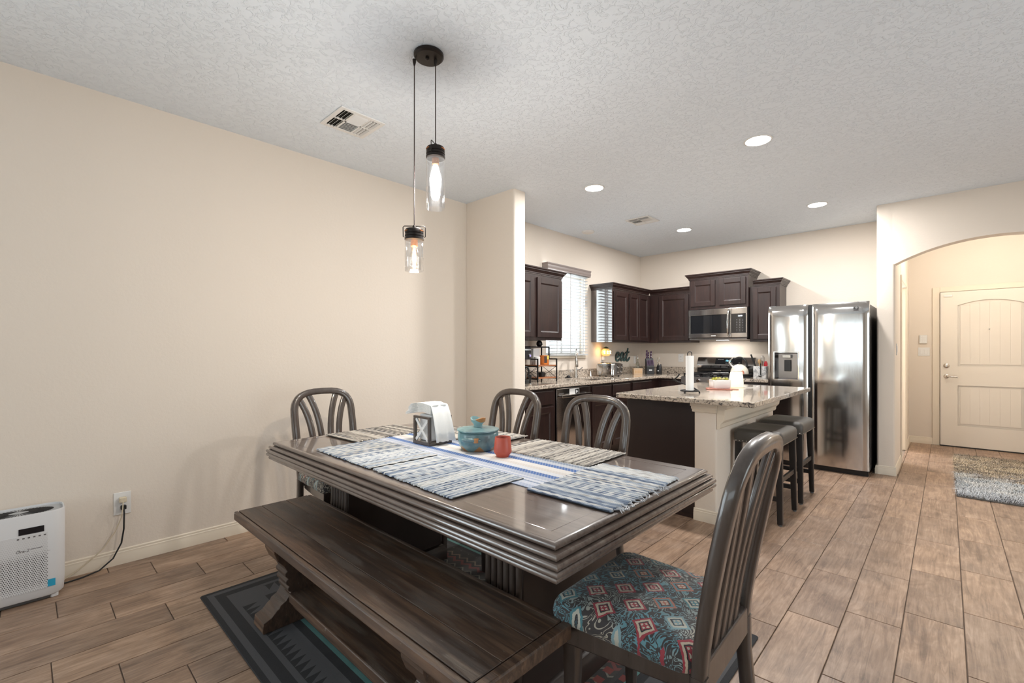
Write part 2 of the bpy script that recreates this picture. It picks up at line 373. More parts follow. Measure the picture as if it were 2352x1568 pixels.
g.set('Base Color', c); MT['rag'] = g.mat
g = G('rag_weave_tan', (.5, .5, .55), .9); p = g.obj(); q = g.xyz(p); r = g.rnd()
row = g.m('FLOOR', g.m('MULTIPLY', q[0], 118.0))
wn = g.n.new('ShaderNodeTexWhiteNoise'); wn.noise_dimensions = '2D'; g.l.new(g.comb(row, g.m('MULTIPLY', r, 50), 0), wn.inputs['Vector'])
streak = g.noise(g.comb(g.m('MULTIPLY', row, 5.7), g.m('MULTIPLY', q[1], 11), g.m('MULTIPLY', r, 20)), 1.0, 2)
f = g.m('ADD', g.m('MULTIPLY', wn.outputs['Value'], .5), g.m('MULTIPLY', streak, .55))
c = g.ramp(f, [(.28, (.09, .085, .085)), (.40, (.26, .235, .21)), (.55, (.46, .42, .37)), (.72, (.60, .56, .50)), (.84, (.30, .30, .32))])
tick = g.m('SINE', g.m('ADD', g.m('MULTIPLY', q[1], 1000), g.m('MULTIPLY', row, 3.14)))
c = g.mix(g.ramp(tick, [(.6, (0, 0, 0)), (.9, (.4, .4, .4))]), c, g.mix(wn.outputs['Value'], (.10, .10, .10), (.58, .55, .50)))
g.set('Base Color', c); MT['rag_tan'] = g.mat
# striped runner (stripes along x, changing across y)
g = G('striped_runner', (.5, .5, .6), .85); p = g.obj(); q = g.xyz(p)
t = g.m('DIVIDE', g.m('ADD', q[1], .21), .42)
c = g.ramp(t, [(0, (.40, .46, .60)), (.07, (.58, .62, .72)), (.13, (.22, .29, .42)), (.16, (.60, .63, .70)), (.20, (.36, .42, .56)), (.23, (.58, .60, .66)), (.26, (.40, .45, .56)), (.34, (.055, .135, .36)),
   (.42, (.60, .62, .66)), (.50, (.58, .55, .53)), (.57, (.66, .64, .62)), (.66, (.055, .135, .36)), (.74, (.45, .48, .54)), (.82, (.20, .25, .34)), (.88, (.62, .64, .68)), (.95, (.42, .47, .58))], 'CONSTANT')
tk = g.m('SINE', g.m('ADD', g.m('MULTIPLY', q[0], 420), g.m('MULTIPLY', q[1], 300)))
c = g.mix(g.m('MULTIPLY', g.m('GREATER_THAN', tk, .25), .18), c, (.70, .70, .70)); g.set('Base Color', c)
g.bump(g.m('SINE', g.m('MULTIPLY', q[1], 900)), .35, .001); MT['runner'] = g.mat
# dark border rug, size 2.16 x 1.59
RW, RD = 2.16, 1.59
g = G('dark_pattern_rug', (.04, .04, .04), .95); p = g.obj(); q = g.xyz(p)
ax = g.m('SUBTRACT', RW/2, g.m('ABSOLUTE', q[0])); ay = g.m('SUBTRACT', RD/2, g.m('ABSOLUTE', q[1])); d = g.m('MINIMUM', ax, ay)
GR, BK, TE, RE = (.088, .086, .090), (.020, .020, .022), (.10, .24, .225), (.17, .035, .028)
c = g.ramp(d, [(0, BK), (.022, GR), (.050, BK), (.090, GR), (.23, BK), (.262, TE), (.285, BK), (.31, (.035, .033, .032))], 'CONSTANT')
alongx = g.m('LESS_THAN', ay, ax)                                    # long sides vary along x
s = g.mix(alongx, g.comb(q[1], q[1], q[1]), g.comb(q[0], q[0], q[0])); s = g.xyz(s)[0]
fs = g.m('FRACT', g.m('ADD', g.m('DIVIDE', s, .048), 40.0))
tri = g.m('LESS_THAN', g.m('ADD', g.m('MULTIPLY', g.m('SUBTRACT', d, .118), 12.0), g.m('MULTIPLY', fs, .55)), .62)
inb = g.m('MULTIPLY', g.m('GREATER_THAN', d, .118), g.m('LESS_THAN', d, .185))
away = g.m('GREATER_THAN', g.m('MAXIMUM', ax, ay), .26)
tf = g.m('FRACT', g.m('DIVIDE', g.m('SUBTRACT', d, .118), .067))
tri = g.m('LESS_THAN', fs, g.m('SUBTRACT', 1.0, tf))
c = g.mix(g.m('MULTIPLY', g.m('MULTIPLY', inb, tri), away), c, BK)
zz = g.m('ADD', q[1], g.m('MULTIPLY', g.m('PINGPONG', q[0], .035), .9)); band = g.m('FRACT', g.m('DIVIDE', g.m('ADD', zz, 5), .17))
inner = g.m('GREATER_THAN', d, .33)
zc = g.ramp(band, [(0, (.030, .028, .026)), (.30, (.16, .15, .12)), (.36, (.045, .04, .036)), (.60, (.15, .045, .04)), (.72, (.030, .028, .026)), (.86, (.16, .115, .08)), (.93, (.035, .033, .03))], 'CONSTANT')
c = g.mix(inner, c, zc)
ck = g.m('MULTIPLY', g.m('LESS_THAN', g.m('FRACT', g.m('MULTIPLY', q[0], 14.3)), .5), g.m('LESS_THAN', g.m('FRACT', g.m('MULTIPLY', q[1], 14.3)), .5))
inck = g.m('MULTIPLY', g.m('GREATER_THAN', d, .285), g.m('LESS_THAN', d, .43)); inck = g.m('MULTIPLY', inck, g.m('GREATER_THAN', q[0], .2))
c = g.mix(g.m('MULTIPLY', ck, inck), c, RE)
c = g.mix(g.m('MULTIPLY', g.noise(p, 220, 2), .35), c, (.055, .054, .056)); g.set('Base Color', c)
g.bump(g.noise(p, 380, 2), .5, .002); MT['rug'] = g.mat
# shag strands
g = G('shag_strands', (.4, .35, .3), .9); p = g.obj(); q = g.xyz(p)
wv = g.noise(g.map(p, (1.6, 2.6, 1)), 1.5, 3, .55, .8)
t = g.m('ADD', g.m('DIVIDE', g.m('ADD', q[1], 1.07), 2.14), g.m('MULTIPLY', g.m('SUBTRACT', wv, .5), .75))
c = g.ramp(t, [(.0, (.25, .26, .29)), (.10, (.62, .64, .67)), (.20, (.74, .73, .71)), (.28, (.42, .46, .50)), (.36, (.70, .67, .62)), (.44, (.24, .21, .19)), (.52, (.56, .44, .29)), (.60, (.20, .155, .11)), (.68, (.60, .48, .32)), (.76, (.24, .185, .13)), (.85, (.54, .43, .29)), (1, (.22, .175, .13))])
c = g.mix(g.m('MULTIPLY', g.noise(p, 130, 1), .25), c, (.72, .69, .64)); g.set('Base Color', c); MT['shag'] = g.mat
# teal pot glaze with bare brown wedges
g = G('teal_glaze', (.2, .4, .42), .28, 0, Coat_Weight=.3); p = g.obj(); q = g.xyz(p)
c = g.ramp(g.noise(p, 30, 4, .6), [(.3, (.075, .20, .225)), (.55, (.155, .34, .37)), (.8, (.27, .42, .43))])
side = g.ramp(g.m('ADD', g.m('MULTIPLY', q[0], 4.5), .5), [(.40, (0, 0, 0)), (.62, (1, 1, 1))]); c = g.mix(g.m('MULTIPLY', side, .55), c, (.115, .145, .16))  # shading on the pot's right side, painted into the glaze colour
ang = g.m('ARCTAN2', q[1], q[0]); wedge = g.m('MULTIPLY', g.m('PINGPONG', g.m('ADD', ang, 6.4), .52), .085)
low = g.m('LESS_THAN', g.m('ADD', q[2], g.m('SUBTRACT', .044, wedge)), .030); c = g.mix(low, c, (.33, .165, .065))
g.set('Base Color', c); MT['teal'] = g.mat
g = G('knob_glaze', (.3, .3, .3), .3); p = g.obj(); q = g.xyz(p)
c = g.mix(g.m('GREATER_THAN', g.m('ADD', q[0], g.m('MULTIPLY', g.m('SUBTRACT', q[2], .155), 1.5)), .004), (.25, .40, .42), (.40, .19, .07)); g.set('Base Color', c); MT['knob_glaze'] = g.mat
MT['terracotta'] = simple('red_clay', (.46, .080, .048), .38)
MT['terracotta_in'] = simple('dark_clay_inside', (.14, .018, .014), .2)
# perforated purifier grille
g = G('perforated_plastic', (.66, .655, .66), .45); p = g.obj(); q = g.xyz(p)
uy = g.m('DIVIDE', q[1], .0082); uz = g.m('DIVIDE', q[2], .0092)
off = g.m('MULTIPLY', g.m('MODULO', g.m('FLOOR', g.m('ADD', uz, 100)), 2.0), .5)
a = g.m('SUBTRACT', g.m('FRACT', g.m('ADD', g.m('ADD', uy, off), 50.0)), .5); b = g.m('SUBTRACT', g.m('FRACT', g.m('ADD', uz, 100)), .5)
hole = g.m('LESS_THAN', g.m('SQRT', g.m('ADD', g.m('MULTIPLY', a, a), g.m('MULTIPLY', b, b))), .30)
low = g.ramp(q[2], [(.07, (.45, .45, .45)), (.10, (1, 1, 1)), (.225, (1, 1, 1)), (.26, (.22, .22, .22)), (.34, (.04, .04, .04))])
g.set('Base Color', g.mix(g.m('MULTIPLY', hole, low), (.66, .655, .66), (.06, .055, .055))); MT['grille'] = g.mat

# ================================================================== STRUCTURE
H = 2.743
RX, RY0, KY = 6.5, -3.6, 6.73            # right wall, wall behind the camera, kitchen back wall
AY, AX0, AX1, AX2 = 6.0, 3.02, 3.165, 4.58   # arch wall, its free end, arch jambs
FY = 8.39                                 # foyer back wall
T = .15
# floor: grout bed + planks
fl = struct('floor', MB().box(-T, RX + T, RY0 - T, FY + T, -.06, -.006), MT['grout'])
PW, PL, GAP = .2063, .594, .004
def plank_mb(mb, x0, x1, y0, y1, ox=0, oy=0):
    x0 -= ox; x1 -= ox; y0 -= oy; y1 -= oy; e = .0016
    vs = [(x0,y0,-.0055),(x1,y0,-.0055),(x1,y1,-.0055),(x0,y1,-.0055),(x0,y0,-.0012),(x1,y0,-.0012),(x1,y1,-.0012),(x0,y1,-.0012),
          (x0+e,y0+e,0),(x1-e,y0+e,0),(x1-e,y1-e,0),(x0+e,y1-e,0)]
    return mb.add(vs, [(0,1,5,4),(1,2,6,5),(2,3,7,6),(3,0,4,7),(4,5,9,8),(5,6,10,9),(6,7,11,10),(7,4,8,11),(8,9,10,11)])
pl = []
k = -2
while .30 + PW * k < RX:
    xa, xb = max(.30 + PW*k, 0) + GAP/2, min(.30 + PW*(k+1), RX) - GAP/2
    off = (.706 + .1865 * k) % PL; j = math.floor((RY0 - off) / PL)
    while off + PL*j < FY:
        ya, yb = max(off + PL*j, RY0) + GAP/2, off + PL*(j+1) - GAP/2; j += 1
        if yb > AY:
            if xb < AX0: yb = min(yb, KY)
            elif xa > AX1 and xb < AX2: yb = min(yb, FY)
            elif xa < AX1 and xb > AX0 and ya > AY:      # beside the foyer wall
                xa2 = AX1; pl.append((xa2, xb, ya, min(yb, FY))) if xb - xa2 > .01 and ya < FY else None
                continue
            else: yb = min(yb, AY)
        if yb - ya > .02: pl.append((xa, xb, ya, yb))
    k += 1
def hidden(x0, x1, y0, y1):
    cx, cy = (x0+x1)/2, (y0+y1)/2
    return (cx < .72 and cy > 3.25) or (1.62 < cx < 2.3 and 3.55 < cy < 5.1) or (cy > 6.1 and cx < 3.0) or (.95 < cx < 2.8 and .75 < cy < 2.05)
scored = []
for q in pl:
    P = [pix(x, y, 0) for x in q[:2] for y in q[2:]]
    s = 0
    if not hidden(*q) and all(P) and any(-40 < a < 2392 and b < 1600 for a, b in P):
        a = [(P[0]), (P[2]), (P[3]), (P[1])]
        s = abs(sum(a[i][0]*a[(i+1) % 4][1] - a[(i+1) % 4][0]*a[i][1] for i in range(4))) / 2
    scored.append((s, q))
scored.sort(key=lambda t: -t[0])
full = mesh_of(plank_mb(MB(), -PW/2+GAP/2, PW/2-GAP/2, -PL/2+GAP/2, PL/2-GAP/2), 'plank'); full.materials.append(MT['plank'])
rest = MB()
for i, (s, q) in enumerate(scored):
    x0, x1, y0, y1 = q
    if i < 300 and s > 60:
        if abs((x1-x0)-(PW-GAP)) < 1e-4 and abs((y1-y0)-(PL-GAP)) < 1e-4: me = full
        else:
            me = mesh_of(plank_mb(MB(), x0, x1, y0, y1, (x0+x1)/2, (y0+y1)/2), 'plank'); me.materials.append(MT['plank'])
        o = bpy.data.objects.new('plank', me); COL.objects.link(o); o.parent = fl; o.location = ((x0+x1)/2, (y0+y1)/2, 0)
    else: plank_mb(rest, *q)
o = obj('remaining_planks', rest, MT['plank'], fl); o['kind'] = 'stuff'
struct('ceiling', MB().box(-T, RX+T, RY0-T, FY+T, H, H+.12), MT['ceiling'])
# left wall with the kitchen window opening
WY0, WY1, WZ0, WZ1 = 4.36, 5.19, 1.19, 2.25
mb = MB()
mb.box(-T, 0, -1.2, WY0, 0, H); mb.box(-T, 0, RY0-T, -3.2, 0, H); mb.box(-T, 0, -3.2, -1.2, 2.08, H); mb.box(-T, 0, WY1, KY+T, 0, H); mb.box(-T, 0, WY0, WY1, 0, WZ0); mb.box(-T, 0, WY0, WY1, WZ1, H)
struct('wall_left', mb, MT['wall'])
struct('wall_pier', rbox(MB(), .325, 3.165, .67, .165, 0, H, .022, .0005), MT['wall'], smooth=40)
struct('wall_back', MB().box(0, AX0, KY, KY+T, 0, H), MT['wall'])
mb = MB(); mb.box(-T, 1.1, RY0-T, RY0, 0, H); mb.box(4.7, RX+T, RY0-T, RY0, 0, H); mb.box(1.1, 4.7, RY0-T, RY0, 2.12, H); mb.box(1.1, 4.7, RY0-T, RY0, 0, .9)
struct('wall_behind', mb, MT['wall'])
mb = MB(); mb.box(RX, RX+T, RY0, .9, 0, H); mb.box(RX, RX+T, 3.7, AY+T, 0, H); mb.box(RX, RX+T, .9, 3.7, 0, .4); mb.box(RX, RX+T, .9, 3.7, 2.3, H)
struct('wall_right', mb, MT['wall'])
# window behind the camera and the window on the right (both outside the frame, they let the daylight in)
def glazing(name, label, loc, u, n, w, z0, z1, bays):
    e = bpy.data.objects.new(name, None); COL.objects.link(e); e.location = loc; e['kind'] = 'structure'; e['label'] = label
    U = Vector(u); N = Vector(n)
    def bx(a0, a1, b0, b1, d0, d1):
        c = [U*a + N*d + Vector((0, 0, b)) for b in (b0, b1) for d in (d0, d1) for a in (a0, a1)]
        return MB().add(c, [(0,1,3,2),(4,6,7,5),(0,4,5,1),(2,3,7,6),(0,2,6,4),(1,5,7,3)])
    bw = w / bays
    for i in range(bays + 1): obj('post', bx(max(i*bw-.03, 0), min(i*bw+.03, w), z0, z1, -.03, .03), MT['white'], e, bevel=.003)
    for z in (z0, z1-.06): obj('rail', bx(.03, w-.03, z, z+.06, -.025, .025), MT['white'], e, bevel=.003)
    for i in range(bays): obj('pane', bx(i*bw+.03, (i+1)*bw-.03, z0+.06, z1-.06, -.003, .003), MT['pane'], e)
glazing('window_2', 'white framed wide window behind the camera', (1.1, RY0-.08, 0), (1, 0, 0), (0, 1, 0), 3.6, .9, 2.12, 4)
glazing('window_4', 'white framed sliding patio door in the left wall, out of frame', (-.08, -3.2, 0), (0, 1, 0), (1, 0, 0), 2.0, 0, 2.08, 2)
glazing('window_3', 'white framed window in the right wall', (RX+.08, .9, 0), (0, 1, 0), (1, 0, 0), 2.8, .4, 2.3, 3)
# foyer side wall (its free end faces the room) with a doorway to the side room
DY0, DY1, DZ = 6.80, 7.66, 2.05
mb = rbox(MB(), (AX0+AX1)/2, (AY+DY0)/2, AX1-AX0, DY0-AY, 0, H, .02, .0005)
mb.box(AX0, AX1, DY1, FY, 0, H); mb.box(AX0, AX1, DY0, DY1, DZ, H)
struct('wall_foyer_left', mb, MT['wall'], smooth=40)
struct('wall_foyer_right', MB().box(AX2, AX2+T, AY+.14, FY, 0, H), MT['wall'])
struct('wall_foyer_back', MB().box(AX0, AX2+T, FY, FY+T, 0, H), MT['wall'])
# header with the flattened arch, continuing as the wall to the right
hw = (AX2-AX1)/2; ac = (AX1+AX2)/2; zs, za = 2.125, 2.305
rad = (hw*hw + (za-zs)**2) / (2*(za-zs)); arc = []
for i in range(25):
    x = -hw + 2*hw*i/24; arc.append((ac + x, za - rad + math.sqrt(rad*rad - x*x)))
mb = MB().prism([(AX1-.02, H), (AX1-.02, zs)] + arc + [(AX2+.02, zs), (AX2+.02, H)], 'y', AY, AY+.14)
mb.box(AX2, RX, AY, AY+.14, 0, H)
struct('wall_arch', mb, MT['wall'])
# side room beyond the doorway
mb = MB(); mb.box(1.4, 1.5, KY+T, FY+T, 0, H); mb.box(1.5, AX0, FY, FY+T, 0, H)
struct('wall_side_room', mb, MT['wall'])
# baseboards
BP = [(0, 0), (.013, 0), (.013, .052), (.0105, .058), (.0105, .070), (.008, .074), (.008, .084), (.004, .089), (0, .089)]
def base(name, path): return struct(name, MB().sweep(path, BP), MT['trim'], smooth=30)
base('baseboard_left', [(0, -1.2), (0, 3.08)])
base('baseboard_pier', [(0, 3.0825), (.66, 3.0825), (.66, 3.24)])
base('baseboard_foyer_left', [(AX0, 6.35), (AX0, AY), (AX1, AY), (AX1, DY0-.06)])
base('baseboard_foyer_corner', [(AX1, DY1+.06), (AX1, FY), (3.415, FY)])
# doorway casing on the foyer side
mb = MB(); mb.box(AX1, AX1+.014, DY0-.058, DY0, 0, DZ+.058); mb.box(AX1, AX1+.014, DY1, DY1+.058, 0, DZ+.058); mb.box(AX1, AX1+.014, DY0, DY1, DZ, DZ+.058)
mb.box(AX0-.003, AX1+.002, DY0+.0005, DY0+.014, 0, DZ); mb.box(AX0-.003, AX1+.002, DY1-.014, DY1-.0005, 0, DZ)
struct('trim_doorway', mb, MT['trim'], bevel=.003)
# front door
dr = bpy.data.objects.new('door_1', None); COL.objects.link(dr); dr.location = (3.482, FY, 0); dr['kind'] = 'structure'; dr['label'] = 'cream two-panel front door with arched upper panel in the foyer'
DW, DH = .914, 2.012
mb = MB(); fy0 = -.045
# stiles and rails around two recessed panels, upper one with an arched head
px0, px1, up0, up1, lo0, lo1 = .165, .749, 1.04, 1.83, .27, .79
af = []
for i in range(17):
    t = -1 + i/8; af.append((.457 + t*(px1-px0)/2, up1 + .06*(1 - t*t)))
mb.prism([(0, 0), (px0, 0), (px0, DH), (0, DH)], 'y', fy0, -.004); mb.prism([(px1, 0), (DW, 0), (DW, DH), (px1, DH)], 'y', fy0, -.004)
mb.box(px0, px1, fy0, -.004, 0, lo0); mb.box(px0, px1, fy0, -.004, lo1, up0)
mb.prism([(px0, DH)] + af + [(px1, DH)], 'y', fy0, -.004)
mb.box(0, DW, -.03, -.002, .01, DH)
obj('door_leaf', mb.mv((0, 0, .015)), MT['door_paint'], dr)
# V-grooved panel boards inside each opening
for (za0, top) in ((lo0, None), (up0, 1)):
    n = 6; bw = (px1 - px0 - .05) / n
    for i in range(n):
        xa = px0 + .025 + i*bw; xm = xa + bw/2
        zt = (lo1 - .025) if top is None else up1 + .06*(1 - ((xm-.457)/((px1-px0)/2))**2) - .03
        obj('panel_board', MB().box(xa+.0002, xa+bw-.0002, -.037, -.028, za0+.04, zt+.015), MT['door_paint'], dr, bevel=.0006)
mb = MB().sweep([(px0, lo0+.015), (px1, lo0+.015), (px1, lo1+.015), (px0, lo1+.015)], [(0, 0), (.012, 0), (0, .014)], True)
mb.v = [(x, -.031-z*.9, y) for x, y, z in mb.v]; obj('panel_moulding', mb, MT['door_paint'], dr)
path = [(px0, up0+.015), (px1, up0+.015)] + [(x, z+.015) for x, z in reversed(af)]
mb = MB().sweep(path, [(0, 0), (.012, 0), (0, .014)], True); mb.v = [(x, -.031-z*.9, y) for x, y, z in mb.v]; obj('panel_moulding', mb, MT['door_paint'], dr)
mb = MB().box(-.078, -.004, -.018, 0, 0, 2.10); mb.box(DW+.004, DW+.078, -.018, 0, 0, 2.10); mb.box(-.004, DW+.004, -.018, 0, 2.032, 2.10)
obj('casing', mb, MT['trim'], dr, bevel=.004)
obj('threshold', MB().box(-.003, DW+.003, -.05, -.001, 0, .014), simple('dark_sweep', (.02, .018, .016), .5), dr)
lv = MB().lathe([(.001, 0), (.027, 0), (.027, .006), (.020, .011), (.001, .012)], 20); lv.v = [(x, -z, y) for x, y, z in lv.v]
o = obj('handle_rose', lv.mv((.058, -.045, .92)), MT['nickel'], dr, smooth=40)
obj('lever', MB().tube([(.058, -.05, .92), (.058, -.085, .92), (.07, -.092, .92), (.115, -.09, .918), (.165, -.088, .912)], [.009, .009, .010, .008, .006], 10), MT['nickel'], o, smooth=60)
db = MB().lathe([(.001, 0), (.030, 0), (.030, .008), (.021, .016), (.001, .018)], 20); db.v = [(x, -z, y) for x, y, z in db.v]
o = obj('deadbolt', db.mv((.058, -.045, 1.06)), MT['nickel'], dr, smooth=40)
obj('thumb_turn', MB().box(.05, .066, -.082, -.06, 1.045, 1.075), MT['nickel'], o, bevel=.003)
pk = MB().lathe([(.001, 0), (.008, 0), (.007, .004), (.001, .005)], 12); pk.v = [(x, -z, y) for x, y, z in pk.v]
obj('peephole', pk.mv((.452, -.042, 1.53)), MT['nickel'], dr, smooth=40)
obj('door_sensor', rbox(MB(), .075, -.052, .085, .014, 1.965, 1.987, .004, .002), MT['white'], dr, smooth=40)
# kitchen window unit
wn_ = bpy.data.objects.new('window_1', None); COL.objects.link(wn_); wn_.location = (-.10, WY0, WZ0); wn_['kind'] = 'structure'; wn_['label'] = 'white framed kitchen window over the sink'
ww, wh = WY1-WY0, WZ1-WZ0
mb = MB(); mb.box(-.03, .02, 0, .04, 0, wh); mb.box(-.03, .02, ww-.04, ww, 0, wh); mb.box(-.03, .02, .04, ww-.04, 0, .04); mb.box(-.03, .02, .04, ww-.04, wh-.04, wh)
obj('window_frame', mb, MT['white'], wn_, bevel=.003)
obj('mullion', MB().box(-.03, .02, ww/2-.02, ww/2+.02, .04, wh-.04), MT['white'], wn_, bevel=.003)
for a, b in ((.04, ww/2-.02), (ww/2+.02, ww-.04)): obj('pane', MB().box(-.008, -.003, a, b, .04, wh-.04), MT['pane'], wn_)
obj('window_sill', MB().box(.02, .128, -.015, ww+.015, -.03, 0), MT['trim'], wn_, bevel=.004)
# ================================================================== KITCHEN UNITS
CR = [(0, 0), (.007, 0), (.007, .012), (.012, .014), (.012, .024), (.018, .030), (.030, .046), (.035, .049), (.035, .058), (.043, .062), (.046, .068), (.046, .078), (0, .078)]   # crown section
def panel_door(parent, o, u, n, w, h, name='door', rail=.058, flat=False):
    """shaker door: frame of four boards plus a recessed panel. o = lower corner, u = width direction, n = outward normal (world)"""
    U, N, Z = Vector(u), Vector(n), Vector((0, 0, 1)); O = Vector(o)
    def bx(mb, a0, a1, b0, b1, d0, d1):
        c = [O + U*a + Z*b + N*d for b in (b0, b1) for d in (d0, d1) for a in (a0, a1)]
        return mb.add(c, [(0,1,3,2),(4,6,7,5),(0,4,5,1),(2,3,7,6),(0,2,6,4),(1,5,7,3)])
    mb = MB()
    if flat:
        bx(mb, 0, w, 0, h, 0, .019); return obj(name, mb, MT['espresso'], parent, bevel=.004, w=True)
    bx(mb, 0, rail, 0, h, 0, .019); bx(mb, w-rail, w, 0, h, 0, .019); bx(mb, rail, w-rail, 0, rail, 0, .019); bx(mb, rail, w-rail, h-rail, h, 0, .019)
    d = obj(name, mb, MT['espresso'], parent, bevel=.0025, w=True)
    # sloped inner moulding and flat panel
    m2 = MB(); q = [(rail, rail), (w-rail, rail), (w-rail, h-rail), (rail, h-rail)]; s = .012
    q2 = [(rail+s, rail+s), (w-rail-s, rail+s), (w-rail-s, h-rail-s), (rail+s, h-rail-s)]
    m2.loft([[O+U*a+Z*b+N*.0165 for a, b in q], [O+U*a+Z*b+N*.0085 for a, b in q2]], cap=False)
    m2.add([O+U*a+Z*b+N*.0085 for a, b in q2], [(0, 1, 2, 3)])
    obj(name + '_panel', m2, MT['espresso'], d, w=True)
    return d
def crown(parent, path, z):
    return obj('crown_moulding', MB().sweep(path, [(o, z+h) for o, h in CR]), MT['espresso'], parent, smooth=12, w=True)
UZ0, UZ1 = 1.372, 2.075
XD, YD = .33, 6.40                       # faces of the left-wall and back-wall upper cabinets
# upper cabinet left of the window
t = thing('upper_cabinet', 'dark brown upper cabinet beside the wall pier, left of the window', 'cabinet', (0.16, 3.75, UZ0))
obj('body', MB().box(.003, XD, 3.27, 4.235, UZ0, UZ1), MT['espresso'], t, bevel=.002, w=True)
panel_door(t, (XD, 3.30, UZ0+.03), (0, 1, 0), (1, 0, 0), .435, .645)
panel_door(t, (XD, 3.79, UZ0+.03), (0, 1, 0), (1, 0, 0), .43, .645)
crown(t, [(.003, 3.27), (XD, 3.27), (XD, 4.235), (.003, 4.235)], UZ1)
# upper cabinet between window and corner
t = thing('upper_cabinet', 'dark brown upper cabinet with three narrow doors right of the window', 'cabinet', (0.16, 5.85, UZ0))
obj('body', MB().box(.003, XD, 5.335, KY-.003, UZ0, UZ1), MT['espresso'], t, bevel=.002, w=True)
panel_door(t, (XD, 5.365, UZ0+.03), (0, 1, 0), (1, 0, 0), .365, .645)
panel_door(t, (XD, 5.765, UZ0+.03), (0, 1, 0), (1, 0, 0), .275, .645, rail=.05)
panel_door(t, (XD, 6.045, UZ0+.03), (0, 1, 0), (1, 0, 0), .285, .645, rail=.05)
crown(t, [(.003, 5.335), (XD, 5.335), (XD, YD-.048)], UZ1)
obj('end_panel', MB().box(.006, XD, 5.331, 5.3348, UZ0, UZ1), MT['espresso_gloss'], t, bevel=.001, w=True)
# back-wall corner cabinet, left of microwave
t = thing('upper_cabinet', 'dark brown single-door upper cabinet in the corner left of the microwave', 'cabinet', (.64, 6.56, UZ0))
obj('body', MB().box(XD+.003, .935, YD, KY-.003, UZ0, UZ1), MT['espresso'], t, bevel=.002, w=True)
panel_door(t, (.475, YD, UZ0+.03), (1, 0, 0), (0, -1, 0), .44, .645)
crown(t, [(XD+.003, YD), (.935, YD)], UZ1)
# raised cabinet over the microwave
YM = 6.355
t = thing('upper_cabinet', 'raised dark brown two-door cabinet above the microwave', 'cabinet', (1.32, 6.54, 1.82))
obj('body', MB().box(.94, 1.70, YM, KY-.003, 1.82, 2.225), MT['espresso'], t, bevel=.002, w=True)
panel_door(t, (.965, YM, 1.86), (1, 0, 0), (0, -1, 0), .325, .345)
panel_door(t, (1.345, YM, 1.86), (1, 0, 0), (0, -1, 0), .325, .345)
crown(t, [(.94, KY-.003), (.94, YM), (1.70, YM), (1.70, KY-.003)], 2.225)
# tall narrow cabinet right of it
t = thing('upper_cabinet', 'narrow dark brown upper cabinet right of the microwave, above the fridge corner', 'cabinet', (1.88, 6.56, UZ0))
obj('body', MB().box(1.704, 2.045, YD, KY-.003, UZ0, UZ1), MT['espresso'], t, bevel=.002, w=True)
panel_door(t, (1.745, YD, UZ0+.03), (1, 0, 0), (0, -1, 0), .26, .645, rail=.055)
crown(t, [(1.75, YD), (2.045, YD), (2.045, KY-.003)], UZ1)

# base cabinets along the left wall (fronts at x = .61)
XB, BZ0, BZ1 = .61, .10, .876
def base_unit(label, y0, y1, fronts, hid=False):
    t = thing('base_cabinet', label, 'cabinet', (.305, (y0+y1)/2, 0))
    obj('body', MB().box(.004, XB, y0+.001, y1-.001, BZ0, BZ1), MT['espresso'], t, w=True)
    obj('toe_kick', MB().box(.004, XB-.075, y0+.001, y1-.001, 0, BZ0), MT['espresso_dark'], t, w=True)
    for kind, a, b, z0, z1 in fronts:
        if kind == 'drawer': panel_door(t, (XB, a, z0), (0, 1, 0), (1, 0, 0), b-a, z1-z0, 'drawer_front', flat=True)
        else: panel_door(t, (XB, a, z0), (0, 1, 0), (1, 0, 0), b-a, z1-z0)
    return t
base_unit('dark base cabinet between the wall pier and the dishwasher', 3.26, 3.755, [('drawer', 3.29, 3.715, .715, .850), ('door', 3.29, 3.715, .125, .690)])
base_unit('dark sink base cabinet right of the dishwasher', 4.385, 5.30, [('drawer', 4.42, 4.83, .715, .850), ('drawer', 4.86, 5.27, .715, .850), ('door', 4.42, 4.83, .125, .690), ('door', 4.86, 5.27, .125, .690)])
base_unit('dark corner base cabinet past the sink', 5.302, 6.09, [('drawer', 5.345, 5.86, .715, .850), ('door', 5.345, 5.86, .125, .690)])
t = thing('base_cabinet', 'dark base cabinet in the corner left of the range', 'cabinet', (.47, 6.4, 0))
obj('body', MB().box(.004, .945, 6.092, KY-.004, BZ0, BZ1), MT['espresso'], t, w=True)
obj('toe_kick', MB().box(.004, .945, 6.165, KY-.004, 0, BZ0), MT['espresso_dark'], t, w=True)
panel_door(t, (.66, 6.092, .715), (1, 0, 0), (0, -1, 0), .26, .135, 'drawer_front', flat=True)
panel_door(t, (.66, 6.092, .125), (1, 0, 0), (0, -1, 0), .26, .565)
t = thing('base_cabinet', 'narrow dark base cabinet between the range and the fridge', 'cabinet', (1.89, 6.4, 0))
obj('body', MB().box(1.715, 2.06, 6.092, KY-.004, BZ0, BZ1), MT['espresso'], t, w=True)
obj('toe_kick', MB().box(1.715, 2.06, 6.165, KY-.004, 0, BZ0), MT['espresso_dark'], t, w=True)
panel_door(t, (1.74, 6.092, .715), (1, 0, 0), (0, -1, 0), .295, .135, 'drawer_front', flat=True)
panel_door(t, (1.74, 6.092, .125), (1, 0, 0), (0, -1, 0), .295, .565)
